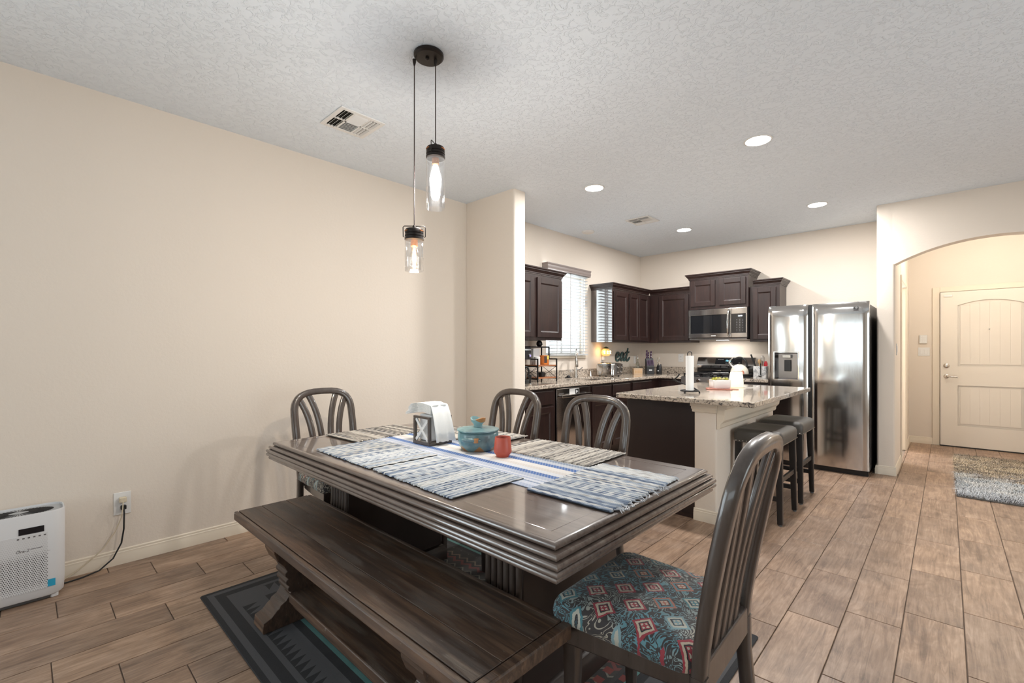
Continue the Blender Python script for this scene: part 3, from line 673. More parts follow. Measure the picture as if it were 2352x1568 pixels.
# dishwasher
t = thing('dishwasher', 'stainless dishwasher with bar handle behind the dining chairs', 'dishwasher', (.31, 4.07, 0))
obj('tub', MB().box(.02, .60, 3.762, 4.378, .1, .868), MT['black'], t, w=True)
obj('door', MB().box(.60, .628, 3.765, 4.375, .115, .862), MT['steel'], t, bevel=.005, w=True)
obj('kick_plate', MB().box(.50, .55, 3.765, 4.375, 0, .1), MT['black'], t, w=True)
mb = MB().box(.652, .672, 3.80, 4.34, .768, .796); mb.box(.626, .656, 3.82, 3.84, .772, .792); mb.box(.626, .656, 4.30, 4.32, .772, .792)
obj('handle', mb, MT['steel'], t, bevel=.004, w=True)
d = obj('energy_label', MB().box(.6285, .6292, 3.98, 4.155, .785, .852), MT['white'], t, w=True)
obj('label_print', MB().box(.6292, .6296, 4.085, 4.15, .790, .845), MT['ink_black'], d, w=True)
obj('label_arrow', MB().prism([(4.10, .80), (4.135, .818), (4.10, .836)], 'x', .6296, .630), MT['ink_white'], d, w=True)
obj('brand_mark', MB().box(.6285, .6290, 3.80, 3.88, .806, .816), MT['ink'], t, w=True)
# granite counters
CZ0, CZ1 = .876, .914
SX0, SX1, SY0, SY1 = .13, .54, 4.50, 5.20            # undermount sink cut-out
t = thing('countertop', 'speckled granite L-shaped countertop along the sink wall', 'countertop', (.3, 5.0, CZ0))
# slab pieces around the sink opening form one continuous slab
def slab(quads, z0, z1):
    xs = sorted({v for q in quads for v in q[:2]}); ys = sorted({v for q in quads for v in q[2:]})
    inside = lambda x, y: any(a < x < b and c < y < d for a, b, c, d in quads)
    cell = {(i, j) for i in range(len(xs)-1) for j in range(len(ys)-1) if inside((xs[i]+xs[i+1])/2, (ys[j]+ys[j+1])/2)}
    mb = MB(); ix = {}
    def V(i, j, z):
        if (i, j, z) not in ix: ix[(i, j, z)] = len(mb.v); mb.v.append((xs[i], ys[j], z))
        return ix[(i, j, z)]
    for i, j in cell:
        mb.f.append((V(i,j,z1), V(i+1,j,z1), V(i+1,j+1,z1), V(i,j+1,z1))); mb.f.append((V(i,j,z0), V(i,j+1,z0), V(i+1,j+1,z0), V(i+1,j,z0)))
        for (di, dj, a, b) in ((-1,0,(i,j+1),(i,j)), (1,0,(i+1,j),(i+1,j+1)), (0,-1,(i,j),(i+1,j)), (0,1,(i+1,j+1),(i,j+1))):
            if (i+di, j+dj) not in cell: mb.f.append((V(*a,z0), V(*b,z0), V(*b,z1), V(*a,z1)))
    return mb
full = [(.003, SX0, 3.255, KY-.003), (SX1, .648, 3.255, KY-.003), (SX0, SX1, 3.255, SY0), (SX0, SX1, SY1, KY-.003), (.648, .948, 6.055, KY-.003)]
obj('slab', slab(full, CZ0, CZ1), MT['granite'], t, bevel=.006, w=True)
tag(obj('backsplash', MB().box(.003, .022, 3.255, KY-.003, CZ1+.0005, CZ1+.10), MT['granite'], bevel=.002), 'low granite backsplash strip along the sink wall under the window', 'backsplash')
tag(obj('backsplash', MB().box(.0225, .948, KY-.022, KY-.003, CZ1+.0005, CZ1+.10), MT['granite'], bevel=.002), 'low granite backsplash strip on the back wall left of the range', 'backsplash')
t = thing('countertop', 'short granite countertop between the range and the fridge', 'countertop', (1.89, 6.4, CZ0))
obj('slab', MB().box(1.713, 2.065, 6.055, KY-.003, CZ0, CZ1), MT['granite'], t, bevel=.005, w=True)
tag(obj('backsplash', MB().box(1.713, 2.065, KY-.022, KY-.003, CZ1+.0005, CZ1+.10), MT['granite'], bevel=.002), 'short granite backsplash strip between the range and the fridge', 'backsplash')
# sink
mb = MB(); mb.loft([rr(.335, 4.85, .42, .71, .04, .874), rr(.335, 4.85, .40, .69, .05, .72), rr(.335, 4.85, .20, .40, .05, .705)], cap=False)
mb.f.append(tuple(range(len(mb.v)-20, len(mb.v))))
t = tag(obj('sink', mb, MT['steel'], smooth=50), 'stainless undermount sink below the kitchen window', 'sink'); t.location = (0, 0, 0)
# faucet
t = thing('faucet', 'stainless gooseneck pull-down faucet in front of the window', 'faucet', (.085, 4.86, CZ1), R(-52))
obj('base', MB().lathe([(.027, 0), (.027, .02), (.021, .035), (.019, .13), (.014, .15), (.013, .16)], 18), MT['nickel'], t, smooth=50)
pts = [(0, 0, .15)] + [(.0, 0, .15 + .03*i) for i in range(1, 5)] + [(.085 - .085*math.cos(R(a)), 0, .275 + .085*math.sin(R(a))) for a in range(0, 181, 15)] + [(.17, 0, .26), (.172, 0, .24)]
obj('spout', MB().tube(pts, .0125, 12), MT['nickel'], t, smooth=60)
obj('spray_head', MB().lathe([(.013, .10), (.019, .09), (.021, .03), (.022, .0), (.018, -.004)], 16, (.172, 0, .145)), MT['nickel'], t, smooth=50)
obj('lever', MB().tube([(0, .02, .10), (0, .05, .105), (.0, .085, .13)], [.010, .008, .006], 10), MT['nickel'], t, smooth=60)
t = thing('soap_dispenser', 'small steel soap pump right of the faucet', 'soap dispenser', (.075, 5.21, CZ1))
obj('body', MB().lathe([(.021, 0), (.021, .012), (.013, .02), (.013, .055), (.009, .06), (.009, .075)], 14), MT['nickel'], t, smooth=50)
obj('nozzle', MB().tube([(0, 0, .075), (.005, 0, .082), (.05, 0, .078)], .006, 8), MT['nickel'], t, smooth=60)
t = thing('sink_stopper', 'black rubber sink stopper left of the faucet', 'stopper', (.07, 4.72, CZ1))
obj('disc', MB().lathe([(.045, 0), (.046, .006), (.03, .010)], 20), MT['black'], t, smooth=40)
obj('knob', MB().lathe([(.022, .010), (.024, .022), (.012, .034), (.001, .036)], 14), MT['black'], t, smooth=60)

# window blind with valance
t = thing('window_blind', 'white slatted blind with grey-brown wooden valance over the sink window', 'blind', (.05, 4.8, 2.30))
mb = MB().sweep([(.004, 4.29), (.085, 4.29), (.085, 5.188), (.004, 5.188)], [(0, 2.232), (.006, 2.236), (.004, 2.25), (.008, 2.262), (.005, 2.29), (.010, 2.303), (.010, 2.315), (-.010, 2.315), (-.010, 2.232)])
obj('valance', mb, simple('valance_wood', (.26, .215, .20), .4), t, smooth=25, w=True)
g = G('blind_slat', (.55, .56, .57), .5, 0); MT['slat'] = g.mat
ns = 25; sm = MB().ribbon([(0, -.40, 0), (0, .40, 0)], [(math.cos(R(10)), 0, math.sin(R(10)))]*2, Vector((-math.sin(R(10)), 0, math.cos(R(10)))), .0028, .05, .2)
sme = mesh_of(sm, 'slat'); sme.materials.append(MT['slat'])
for i in range(ns):
    o = bpy.data.objects.new('slat', sme); COL.objects.link(o); o.parent = t; o.location = (-.015, -.025, 2.215 - i*.0405 - 2.30)
obj('bottom_rail', MB().box(.012, .058, 4.375, 5.175, 1.198, 1.214), MT['slat'], t, bevel=.003, w=True)
obj('glare_strip', MB().box(.045, .092, 4.296, 4.66, 2.217, 2.231), emit('glare_strip', (.93, .97, 1.0), 14), t, w=True)  # glowing strip added under the valance to stand in for window glare
obj('head_rail', MB().box(.005, .06, 4.375, 5.175, 2.232, 2.27), MT['slat'], t, w=True)
for y in (4.50, 4.78, 5.06):
    obj('ladder_cord', MB().box(.0605, .0615, y-.009, y+.009, 1.2, 2.235), MT['slat'], t, w=True)

# ================================================================== APPLIANCES
# microwave over the range
MY = 6.325
t = thing('microwave', 'stainless over-the-range microwave with curved handle and black keypad', 'microwave', (1.32, 6.5, 1.40))
obj('case', MB().box(.945, 1.697, MY+.02, KY-.004, 1.425, 1.815), MT['black'], t, w=True)
obj('vent_base', MB().box(.95, 1.69, MY+.005, KY-.01, 1.402, 1.425), MT['steel_dark'], t, bevel=.003, w=True)
fr = MB(); fr.box(.947, 1.503, MY-.012, MY+.02, 1.735, 1.812); fr.box(.947, 1.503, MY-.012, MY+.02, 1.43, 1.487); fr.box(.947, .972, MY-.012, MY+.02, 1.487, 1.735); fr.box(1.455, 1.503, MY-.012, MY+.02, 1.487, 1.735)
dd = obj('door_frame', fr, MT['steel'], t, bevel=.002, w=True)
obj('door_glass', MB().box(.972, 1.455, MY-.006, MY+.015, 1.487, 1.735), MT['gloss_black'], dd, w=True)
cp = MB(); cp.box(1.505, 1.697, MY-.012, MY+.02, 1.735, 1.812); cp.box(1.505, 1.697, MY-.012, MY+.02, 1.43, 1.487); cp.box(1.68, 1.697, MY-.012, MY+.02, 1.487, 1.735)
obj('control_frame', cp, MT['steel'], t, bevel=.002, w=True)
kp = obj('keypad', MB().box(1.503, 1.68, MY-.009, MY+.015, 1.487, 1.735), MT['gloss_black'], t, w=True)
text_mesh('12:00', .026, MT['lcd_white'], kp, frame_M((1.612-1.32, MY-.0098-6.5, 1.705-1.40), (1, 0, 0), (0, 0, 1)), 'clock_digits')
for r_ in range(8):
    for c_ in range(3):
        obj('key', MB().box(1.568+c_*.036, 1.578+c_*.036, MY-.0097, MY-.009, 1.658-r_*.021, 1.6615-r_*.021), MT['keyp'], kp, w=True)
hp = [(1.478, MY-.012, 1.79), (1.478, MY-.035, 1.782), (1.474, MY-.048, 1.74), (1.470, MY-.055, 1.62), (1.474, MY-.048, 1.50), (1.478, MY-.035, 1.458), (1.478, MY-.012, 1.45)]
obj('handle', MB().tube(hp, .0115, 10), MT['chrome'], t, smooth=60, w=True)
obj('brand_mark', MB().box(1.25, 1.31, MY-.0125, MY-.012, 1.452, 1.459), MT['ink_white'], t, w=True)
lm = obj('cooktop_lamp', MB().box(1.25, 1.40, 6.50, 6.56, 1.399, 1.402), emit('cooktop_lamp', (1, .95, .88), 8), t, w=True)
ll = bpy.data.lights.new('cooktop_light', 'AREA'); ll.shape = 'RECTANGLE'; ll.size = .5; ll.size_y = .07; ll.energy = 1.8; ll.color = (1, .95, .88)
lo = bpy.data.objects.new('cooktop_light', ll); COL.objects.link(lo); lo.parent = t; lo.location = (.02, .06, -.006)

# gas range
t = thing('range', 'stainless gas range with black grates and blue clock display', 'stove', (1.33, 6.4, 0))
RX0, RX1, RF = .952, 1.708, 6.045
obj('body', MB().box(RX0, RX1, RF+.03, KY-.015, .02, .90), MT['steel_dark'], t, w=True)
obj('oven_door', MB().box(RX0+.005, RX1-.005, RF, RF+.03, .22, .775), MT['steel'], t, bevel=.004, w=True)
obj('oven_window', MB().box(RX0+.10, RX1-.10, RF-.003, RF, .34, .63), MT['gloss_black'], t, w=True)
obj('oven_handle', MB().tube([(RX0+.05, RF, .735), (RX0+.05, RF-.045, .735), (RX1-.05, RF-.045, .735), (RX1-.05, RF, .735)], .012, 10), MT['steel'], t, smooth=60, w=True)
obj('drawer', MB().box(RX0+.005, RX1-.005, RF, RF+.03, .05, .21), MT['steel'], t, bevel=.004, w=True)
obj('knob_panel', MB().prism([(RF-.005, .80), (RF+.03, .80), (RF+.06, .912), (RF+.012, .912)], 'x', RX0, RX1), MT['steel_dark'], t, bevel=.003, w=True)
for i in range(5):
    x = RX0 + .09 + i*(RX1-RX0-.18)/4
    obj('knob', MB().cyl((x, RF+.012, .872), (x, RF-.026, .866), .023, .020, 18), MT['chrome'], t, smooth=40, w=True)
obj('cooktop', MB().box(RX0, RX1, RF+.02, 6.60, .895, .915), MT['black'], t, bevel=.004, w=True)
for gx in (RX0+.02, 1.212, 1.462):
    mb = MB(); w3 = .232
    for y in (6.09, 6.30, 6.55): mb.box(gx, gx+w3, y, y+.014, .938, .956)
    for x in (gx, gx+w3/2-.007, gx+w3-.014): mb.box(x, x+.014, 6.09, 6.564, .938, .956)
    for x in (gx, gx+w3-.014):
        for y in (6.09, 6.55): mb.box(x, x+.014, y, y+.014, .915, .94)
    obj('grate', mb, MT['iron'], t, bevel=.002, w=True)
for x in (1.09, 1.33, 1.57):
    for y in (6.18, 6.45): obj('burner', MB().lathe([(.045, .915), (.045, .926), (.03, .934), (.001, .935)], 18, (x, y, 0)), MT['iron'], t, smooth=40, w=True)
obj('backguard_base', MB().box(RX0, RX1, 6.60, KY-.015, .90, 1.02), MT['gloss_black'], t, bevel=.003, w=True)
bgd = obj('backguard', MB().prism([(6.585, 1.055), (6.60, 1.02), (KY-.015, 1.02), (KY-.015, 1.165), (6.64, 1.165)], 'x', RX0, RX1), MT['steel'], t, bevel=.003, w=True)
# display plate lies on the sloped face
n0 = Vector((0, 6.64-6.585, 1.165-1.055)).normalized()
def on_slope(x, s, d=.001): return Vector((x, 6.585, 1.055)) + n0*s + Vector((0, -n0.z, n0.y))*d
mb = MB().add([on_slope(1.20, .018), on_slope(1.545, .018), on_slope(1.545, .108), on_slope(1.20, .108)], [(0, 1, 2, 3)]); mb.loft([[on_slope(a, b, -.004) for a, b in ((1.20,.018),(1.545,.018),(1.545,.108),(1.20,.108))], [on_slope(a, b, .0015) for a, b in ((1.20,.018),(1.545,.018),(1.545,.108),(1.20,.108))]])
dp = obj('display', mb, MT['gloss_black'], t, w=True)
q = on_slope(1.37, .07, .0025) - Vector((1.33, 6.4, 0))
text_mesh('12:00', .032, MT['lcd_blue'], dp, frame_M(q, (1, 0, 0), n0), 'clock_digits')
for i, x in enumerate((1.235, 1.262, 1.29, 1.34, 1.365, 1.39, 1.415)):
    s = .088 if i < 3 else .032
    obj('touch_key', MB().add([on_slope(x, s, .002), on_slope(x+.016, s, .002), on_slope(x+.016, s+.006, .002), on_slope(x, s+.006, .002)], [(0, 1, 2, 3)]), MT['keyp'], dp, w=True)

# side-by-side fridge
t = thing('refrigerator', 'stainless side-by-side refrigerator with water dispenser beside the arch', 'refrigerator', (2.535, 6.2, 0))
FX0, FX1, FF = 2.083, 2.985, 5.72
SPL = 2.482
obj('cabinet', MB().box(FX0+.005, FX1-.005, FF+.085, 6.68, .04, 1.725), simple('fridge_side', (.045, .042, .042), .4, .3), t, bevel=.004, w=True)
obj('kick_grille', MB().box(FX0+.01, FX1-.01, FF+.05, FF+.10, .0, .05), MT['black'], t, w=True)
def fdoor(x0, x1, name, hole=None):
    """door with a gently bowed front and rounded top and side edges"""
    D = .075; z0, z1 = .06, 1.75; nx = 16
    xs = [x0 + (x1-x0)*i/nx for i in range(nx+1)]
    if hole: xs = sorted(set([x for x in xs if not (hole[0]-.01 < x < hole[1]+.01)] + [hole[0], hole[1]]))
    zs_ = [z0, z0+.01, .3, .6, .9, 1.2, 1.5, 1.62, 1.68, 1.71, 1.732, 1.744, 1.75]
    if hole: zs_ = sorted(set(zs_ + [hole[2], hole[3]]))
    def yy(x, z):
        u = (x - x0) / (x1 - x0); b = .012 * (1 - (2*u-1)**2)
        e = min(u, 1-u) * (x1-x0); side = .012 * max(0, 1 - e/.014)**2
        tp = max(0, (z - 1.66) / .09); top = .030 * tp**2.2
        return FF + .012 - b + side + top
    mb = MB(); ix = {}
    for i, x in enumerate(xs):
        for j, z in enumerate(zs_): ix[(i, j)] = len(mb.v); mb.v.append((x, yy(x, z), z))
    nb = {}
    for i, x in enumerate(xs):
        for j, z in enumerate(zs_): nb[(i, j)] = len(mb.v); mb.v.append((x, FF+.012+D, z))
    skip = lambda i, j: hole and hole[0]-1e-6 <= xs[i] and xs[i+1] <= hole[1]+1e-6 and hole[2]-1e-6 <= zs_[j] and zs_[j+1] <= hole[3]+1e-6
    I, J = len(xs)-1, len(zs_)-1
    for i in range(I):
        for j in range(J):
            if skip(i, j): continue
            mb.f.append((ix[i,j], ix[i+1,j], ix[i+1,j+1], ix[i,j+1])); mb.f.append((nb[i,j], nb[i,j+1], nb[i+1,j+1], nb[i+1,j]))
    for i in range(I): mb.f.append((ix[i,0], nb[i,0], nb[i+1,0], ix[i+1,0])); mb.f.append((ix[i,J], ix[i+1,J], nb[i+1,J], nb[i,J]))
    for j in range(J): mb.f.append((ix[0,j], ix[0,j+1], nb[0,j+1], nb[0,j])); mb.f.append((ix[I,j], nb[I,j], nb[I,j+1], ix[I,j+1]))
    return obj(name, mb, MT['steel'], t, smooth=35, w=True)
HO = (2.155, 2.375, .945, 1.235)
f1 = fdoor(FX0, SPL-.016, 'freezer_door', HO)
f2 = fdoor(SPL+.021, FX1, 'fridge_door')
obj('door_gap_trim', MB().box(SPL-.0155, SPL+.0205, FF+.05, FF+.085, .06, 1.745), MT['black'], t, w=True)
obj('door_edge', MB().box(SPL+.0215, SPL+.040, FF+.0075, FF+.02, .065, 1.72), simple('polished_edge', (.72, .70, .67), .18, 1.0), f2, bevel=.004, w=True)
mb = MB(); a, b, c, d = HO; y0 = FF+.010; y1 = FF+.075
mb.add([(a,y0,c),(b,y0,c),(b,y0,d),(a,y0,d),(a+.02,y1,c+.012),(b-.02,y1,c+.012),(b-.02,y1,d-.01),(a+.02,y1,d-.01)], [(0,1,5,4),(1,2,6,5),(2,3,7,6),(3,0,4,7),(4,5,6,7)])
dn = obj('dispenser_niche', mb, MT['steel_dark'], f1, w=True)
obj('dispenser_frame', MB().sweep([(a-.004, c-.004), (b+.004, c-.004), (b+.004, d+.004), (a-.004, d+.004)], [(0, 0), (.008, 0), (.008, .006), (0, .006)], True), MT['chrome'], f1)
fo = bpy.data.objects['dispenser_frame']; me = fo.data
for v in me.vertices: x, y, z = v.co; v.co = (x-2.535, FF-.004+z-6.2, y)
obj('dispenser_spout', MB().box(2.225, 2.305, FF+.02, FF+.06, 1.175, 1.212), MT['chrome'], f1, bevel=.004, w=True)
obj('dispenser_paddle', MB().box(2.235, 2.30, FF+.055, FF+.07, 1.03, 1.155), MT['black'], f1, bevel=.004, w=True)
st = obj('warranty_sticker', MB().box(2.862, 2.902, FF-.0015, FF-.0008, 1.672, 1.697), MT['ink_black'], f2, w=True)
text_mesh('10', .026, MT['ink_white'], st, frame_M((2.882-2.535, FF-.0019-6.2, 1.6845), (1, 0, 0), (0, 0, 1)))
for z in (1.664, 1.656): obj('sticker_line', MB().box(2.862, 2.902, FF-.0015, FF-.0008, z, z+.004), MT['ink'], f2, w=True)
obj('hinge_cover', MB().box(2.90, 2.965, FF+.03, FF+.16, 1.725, 1.752), simple('hinge_grey', (.35, .34, .33), .4), t, bevel=.004, w=True)
obj('hinge_cover', MB().box(2.10, 2.165, FF+.03, FF+.16, 1.725, 1.752), MT['rubber'], t, bevel=.004, w=True)
# ================================================================== ISLAND AND STOOLS
IY0, IY1 = 3.45, 4.93
t = thing('kitchen_island', 'kitchen island with dark end panel and cream knee wall behind the dining table', 'island', (1.98, 4.2, 0))
obj('cabinet_body', MB().box(1.615, 2.168, IY0, IY1, .0, .875), MT['espresso_dark'], t, bevel=.002, w=True)
obj('base_strip', MB().box(1.612, 2.165, IY0-.006, IY0, 0, .03), MT['espresso'], t, w=True)
for i in range(3):
    a = IY0 + .015 + i*.49
    panel_door(t, (1.615, a+.47, .715), (0, -1, 0), (-1, 0, 0), .47, .135, 'drawer_front', flat=True)
    panel_door(t, (1.615, a+.47, .125), (0, -1, 0), (-1, 0, 0), .47, .565)
obj('knee_wall', rbox(MB(), 2.253, (3.435+IY1)/2, .165, IY1-3.435, 0, .875, .016, .0005), MT['wall'], t, smooth=40, w=True)
obj('baseboard', MB().sweep([(2.1705, 3.435), (2.3355, 3.435), (2.3355, IY1)], BP), MT['trim'], t, smooth=30, w=True)
tp = [(0, .800), (.010, .803), (.012, .822), (.016, .826), (.016, .842), (.022, .848), (.022, .875), (0, .875)]
obj('end_trim', MB().sweep([(2.1705, 3.60), (2.1705, 3.435), (2.3355, 3.435)], tp), MT['trim'], t, smooth=25, w=True)
sp = [(0, .685), (.012, .688), (.022, .700), (.024, .722), (.026, .728), (.034, .734), (.048, .752), (.052, .775), (.053, .830), (.066, .842), (.070, .875), (0, .875)]
obj('side_trim', MB().sweep([(2.3355, 3.437), (2.3355, IY1)], sp), MT['trim'], t, smooth=25, w=True)
obj('worktop', MB().box(1.588, 2.622, 3.30, 5.02, .876, .914), MT['granite'], t, bevel=.006, w=True)
def stool():
    t = thing('bar_stool', '', 'stool', (0, 0, 0), 0, 'charcoal bar stools at the island')
    rings = []
    for w_, d_, z in ((.315, .44, .568), (.328, .455, .572), (.332, .460, .60), (.332, .460, .625), (.322, .45, .643), (.295, .42, .655), (.24, .36, .660), (.12, .2, .658)):
        ring = rr(0, 0, w_, d_, .03, z, 6); rings.append([(x, y, zz + .014*(abs(y)/.23)**2 * (1 if zz > .61 else 0)) for x, y, zz in ring])
    s = obj('seat_pad', MB().loft(rings), MT['leather'], t, smooth=50)
    mb = MB()
    for sx in (-1, 1):
        for i in range(19): mb.lathe([(.004, -.001), (.004, .001), (.001, .003)], 6, (0, 0, 0)); n = 18; mb.v[-n:] = [(sx*(.167) + sx*z, -.21+i*.42/18 + x, .580 + y) for x, y, z in mb.v[-n:]]
    for sy in (-1, 1):
        for i in range(13): mb.lathe([(.004, -.001), (.004, .001), (.001, .003)], 6, (0, 0, 0)); n = 18; mb.v[-n:] = [(-.145+i*.29/12 + x, sy*.231 + sy*z, .580 + y) for x, y, z in mb.v[-n:]]
    obj('nailheads', mb, MT['nickel'], s)
    for sx in (-1, 1):
        for sy in (-1, 1):
            top = rr(sx*.135, sy*.195, .046, .046, .004, .57, 3); bot = rr(sx*.148, sy*.212, .034, .034, .004, .012, 3)
            l = obj('leg', MB().loft([bot, top]), MT['stool_wood'], t, smooth=30)
            obj('foot_pad', MB().lathe([(.013, 0), (.013, .012)], 12, (sx*.148, sy*.212, 0)), MT['rubber'], l)
    for sy, z in ((-1, .17), (1, .17)): obj('stretcher', MB().box(-.14, .14, sy*.208-.009, sy*.208+.009, z, z+.035), MT['stool_wood'], t, bevel=.002)
    for sx, z in ((-1, .24), (1, .30)): obj('stretcher', MB().box(sx*.143-.009, sx*.143+.009, -.2, .2, z, z+.035), MT['stool_wood'], t, bevel=.002)
    return t
s1 = stool(); s1.location = (2.528, 3.93, 0); s1['label'] = 'charcoal padded bar stool at the island, nearer to the dining table'
s2 = copy_tree(s1); s2.location = (2.528, 4.57, 0); s2['label'] = 'charcoal padded bar stool at the island, nearer to the refrigerator'

# ================================================================== THINGS ON THE ISLAND
ZI = .914
t = thing('paper_towel_holder', 'black wire paper towel holder with ring base on the island corner', 'holder', (2.03, 3.70, ZI))
ring = [(.068*math.cos(R(a)), .068*math.sin(R(a)), .018) for a in range(0, 361, 15)]
obj('base_ring', MB().tube(ring, .006, 8), MT['iron'], t, smooth=60)
for a in (20, 140, 260): obj('foot', MB().tube([(.068*math.cos(R(a)), .068*math.sin(R(a)), .018), (.075*math.cos(R(a)), .075*math.sin(R(a)), .001)], [.005, .007], 8), MT['iron'], t, smooth=60)
obj('cross_bar', MB().tube([(-.068, 0, .018), (0, 0, .012), (.068, 0, .018)], .005, 8), MT['iron'], t, smooth=60)
pts = [(0, 0, .012), (0, 0, .29)] + [(.018*math.sin(R(a)), 0, .312 - .022*math.cos(R(a))) for a in range(20, 341, 20)]
obj('rod', MB().tube(pts, .0035, 8), MT['iron'], t, smooth=60)
obj('tension_arm', MB().tube([(.05, .045, .02), (-.02, .07, .05), (-.115, .02, .085), (-.12, -.02, .105), (-.095, -.01, .13), (-.085, 0, .15)], .006, 8), MT['iron'], t, smooth=60)
mb = MB().lathe([(.011, .022), (.031, .022), (.031, .300), (.011, .300)], 28)
t = tag(obj('paper_towel_roll', mb, MT['paper'], smooth=40), 'thin white paper towel roll on the wire holder', 'paper towel'); t.location = (2.03, 3.70, ZI)
t = thing('trivet', 'flat copper-red trivet under the succulent planter', 'trivet', (2.075, 4.23, ZI), R(20))
obj('plate', rbox(MB(), 0, 0, .215, .15, .001, .009, .03, .002), MT['copper'], t, smooth=40)
obj('handle', rbox(MB(), .125, .02, .07, .03, .002, .008, .012, .002), MT['copper'], t, smooth=40)
t = thing('succulent_planter', 'white ceramic box planter with yellow-green succulents on the copper trivet', 'planter', (2.075, 4.25, ZI+.0095), R(43))
mb = MB().loft([rr(0,0,.146,.096,.016,0,6), rr(0,0,.154,.104,.018,.006,6), rr(0,0,.160,.110,.018,.074,6), rr(0,0,.152,.102,.015,.076,6), rr(0,0,.148,.098,.015,.062,6)])
obj('pot', mb, MT['ceramic'], t, smooth=40)
obj('soil', MB().loft([rr(0,0,.147,.097,.015,.058,6), rr(0,0,.147,.097,.015,.064,6)]), MT['soil'], t)
random.seed(3)
for i in range(13):
    x = -.06 + .12*((i*37) % 13)/12; y = -.032 + .064*((i*5) % 13)/12; z = .068; mb = MB(); n = 11; sc = random.uniform(1.15, 1.6)
    for j in range(n):
        a = j*2.4; el = .25 + 1.1*j/n; L = .030*sc*(1 - .35*j/n)
        d = Vector((math.cos(a)*math.cos(el), math.sin(a)*math.cos(el), math.sin(el))); s_ = Vector((-math.sin(a), math.cos(a), 0)); u = d.cross(s_)
        c = Vector((x, y, z)); W = .008*sc
        mb.add([c, c+d*L*.5+s_*W-u*.002, c+d*L, c+d*L*.5-s_*W-u*.002, c+d*L*.55-u*.006], [(0,1,4),(1,2,4),(2,3,4),(3,0,4),(0,3,2,1)])
    obj('succulent', mb, MT[('leaf', 'leaf2', 'leaf', 'leaf3')[i % 4]], t)
t = thing('wax_warmer', 'glowing white porcelain wax warmer behind the planter on the island', 'lamp', (2.115, 4.56, ZI))
obj('shade', MB().lathe([(.045, 0), (.060, .004), (.063, .04), (.058, .10), (.050, .140), (.046, .146), (.042, .140), (.05, .06)], 28), MT['glow'], t, smooth=50)
obj('dish', MB().lathe([(.001, .140), (.045, .146), (.048, .154), (.044, .154), (.001, .146)], 24), MT['ceramic'], t, smooth=50)
obj('handle', MB().tube([(.052, 0, .155), (.062, .0, .150), (.066, 0, .128)], .006, 8), MT['copper'], t, smooth=60)
obj('cord', MB().tube([(.05, .03, .006), (.11, .04, .004), (.14, .09, .003), (.13, .2, .003)], .003, 6), MT['white'], t, smooth=60)
pl_ = bpy.data.lights.new('wax_warmer_light', 'POINT'); pl_.energy = .45; pl_.color = (1, .80, .5); pl_.shadow_soft_size = .04
po = bpy.data.objects.new('wax_warmer_light', pl_); COL.objects.link(po); po.parent = t; po.location = (0, 0, .19)

# ================================================================== THINGS ON THE COUNTERS
ZC = .914
t = thing('kettle', 'cream enamel kettle with black handle and chrome spout on the range', 'kettle', (1.61, 6.30, .9565))
obj('body', MB().lathe([(.080, 0), (.106, .004), (.108, .02), (.100, .06), (.078, .098), (.05, .112), (.001, .115)], 32), MT['enamel'], t, smooth=50)
obj('lid', MB().lathe([(.052, .112), (.05, .118), (.02, .126), (.001, .127)], 24), MT['enamel'], t, smooth=50)
obj('lid_knob', MB().lathe([(.008, .126), (.016, .138), (.012, .148), (.001, .15)], 14), MT['black'], t, smooth=50)
obj('spout', MB().tube([(-.07, 0, .07), (-.105, 0, .115), (-.125, 0, .150)], [.024, .018, .014], 14), MT['chrome'], t, smooth=60)
obj('whistle', MB().tube([(-.115, 0, .140), (-.125, 0, .165), (-.09, 0, .20), (-.075, 0, .205)], [.016, .012, .007, .006], 10), MT['chrome'], t, smooth=60)
obj('handle', MB().tube([(-.07, 0, .205)] + [(-.0 + .088*math.cos(R(a)), 0, .115 + .10*math.sin(R(a))) for a in range(130, -16, -12)], .0115, 10), MT['black'], t, smooth=60)
t = thing('spoon_rest', 'white ceramic spoon rest on the front of the range', 'spoon rest', (1.38, 6.14, .9565))
mb = MB().loft([[(.055*math.cos(a)*k+.0, .045*math.sin(a)*k, z) for a in [2*math.pi*i/20 for i in range(20)]] for k, z in ((.6, 0), (1, .018), (.93, .018), (.55, .004))])
obj('bowl', mb, MT['ceramic'], t, smooth=50)
obj('handle', rbox(MB(), .10, 0, .10, .03, .014, .022, .012, .003), MT['ceramic'], t, smooth=40)
# utensil crock
t = thing('utensil_holder', 'white marbled square utensil holder between the range and the fridge', 'holder', (1.855, 6.33, ZC))
mb = MB().loft([rr(0,0,.148,.13,.012,0,4), rr(0,0,.152,.134,.012,.004,4), rr(0,0,.152,.134,.012,.15,4), rr(0,0,.140,.122,.010,.15,4), rr(0,0,.138,.12,.010,.02,4)])
obj('crock', mb, MT['marble'], t, smooth=40)
def utensil(name, label, a, b, mat, r=.006, head=None, headmat=None):
    e = thing(name, label, 'utensil', (1.855, 6.33, ZC+.02), 0, 'utensils in the marbled holder')
    obj('handle', MB().tube([a, b], r, 8), mat, e, smooth=60)
    if head: obj('head', head, headmat or mat, e, smooth=50)
def ell(c, rx, ry, rz, n=12):
    mb = MB(); c = Vector(c)
    return mb.loft([[c + Vector((rx*math.sin(t_)*math.cos(2*math.pi*j/n), ry*math.sin(t_)*math.sin(2*math.pi*j/n), rz*math.cos(t_))) for j in range(n)] for t_ in [math.pi*(i+.02)/8.04 for i in range(9)]])
utensil('turner', 'black turner handle leaning left out of the marbled holder', (-.02, 0, .0), (-.115, -.01, .275), MT['black'], .010)
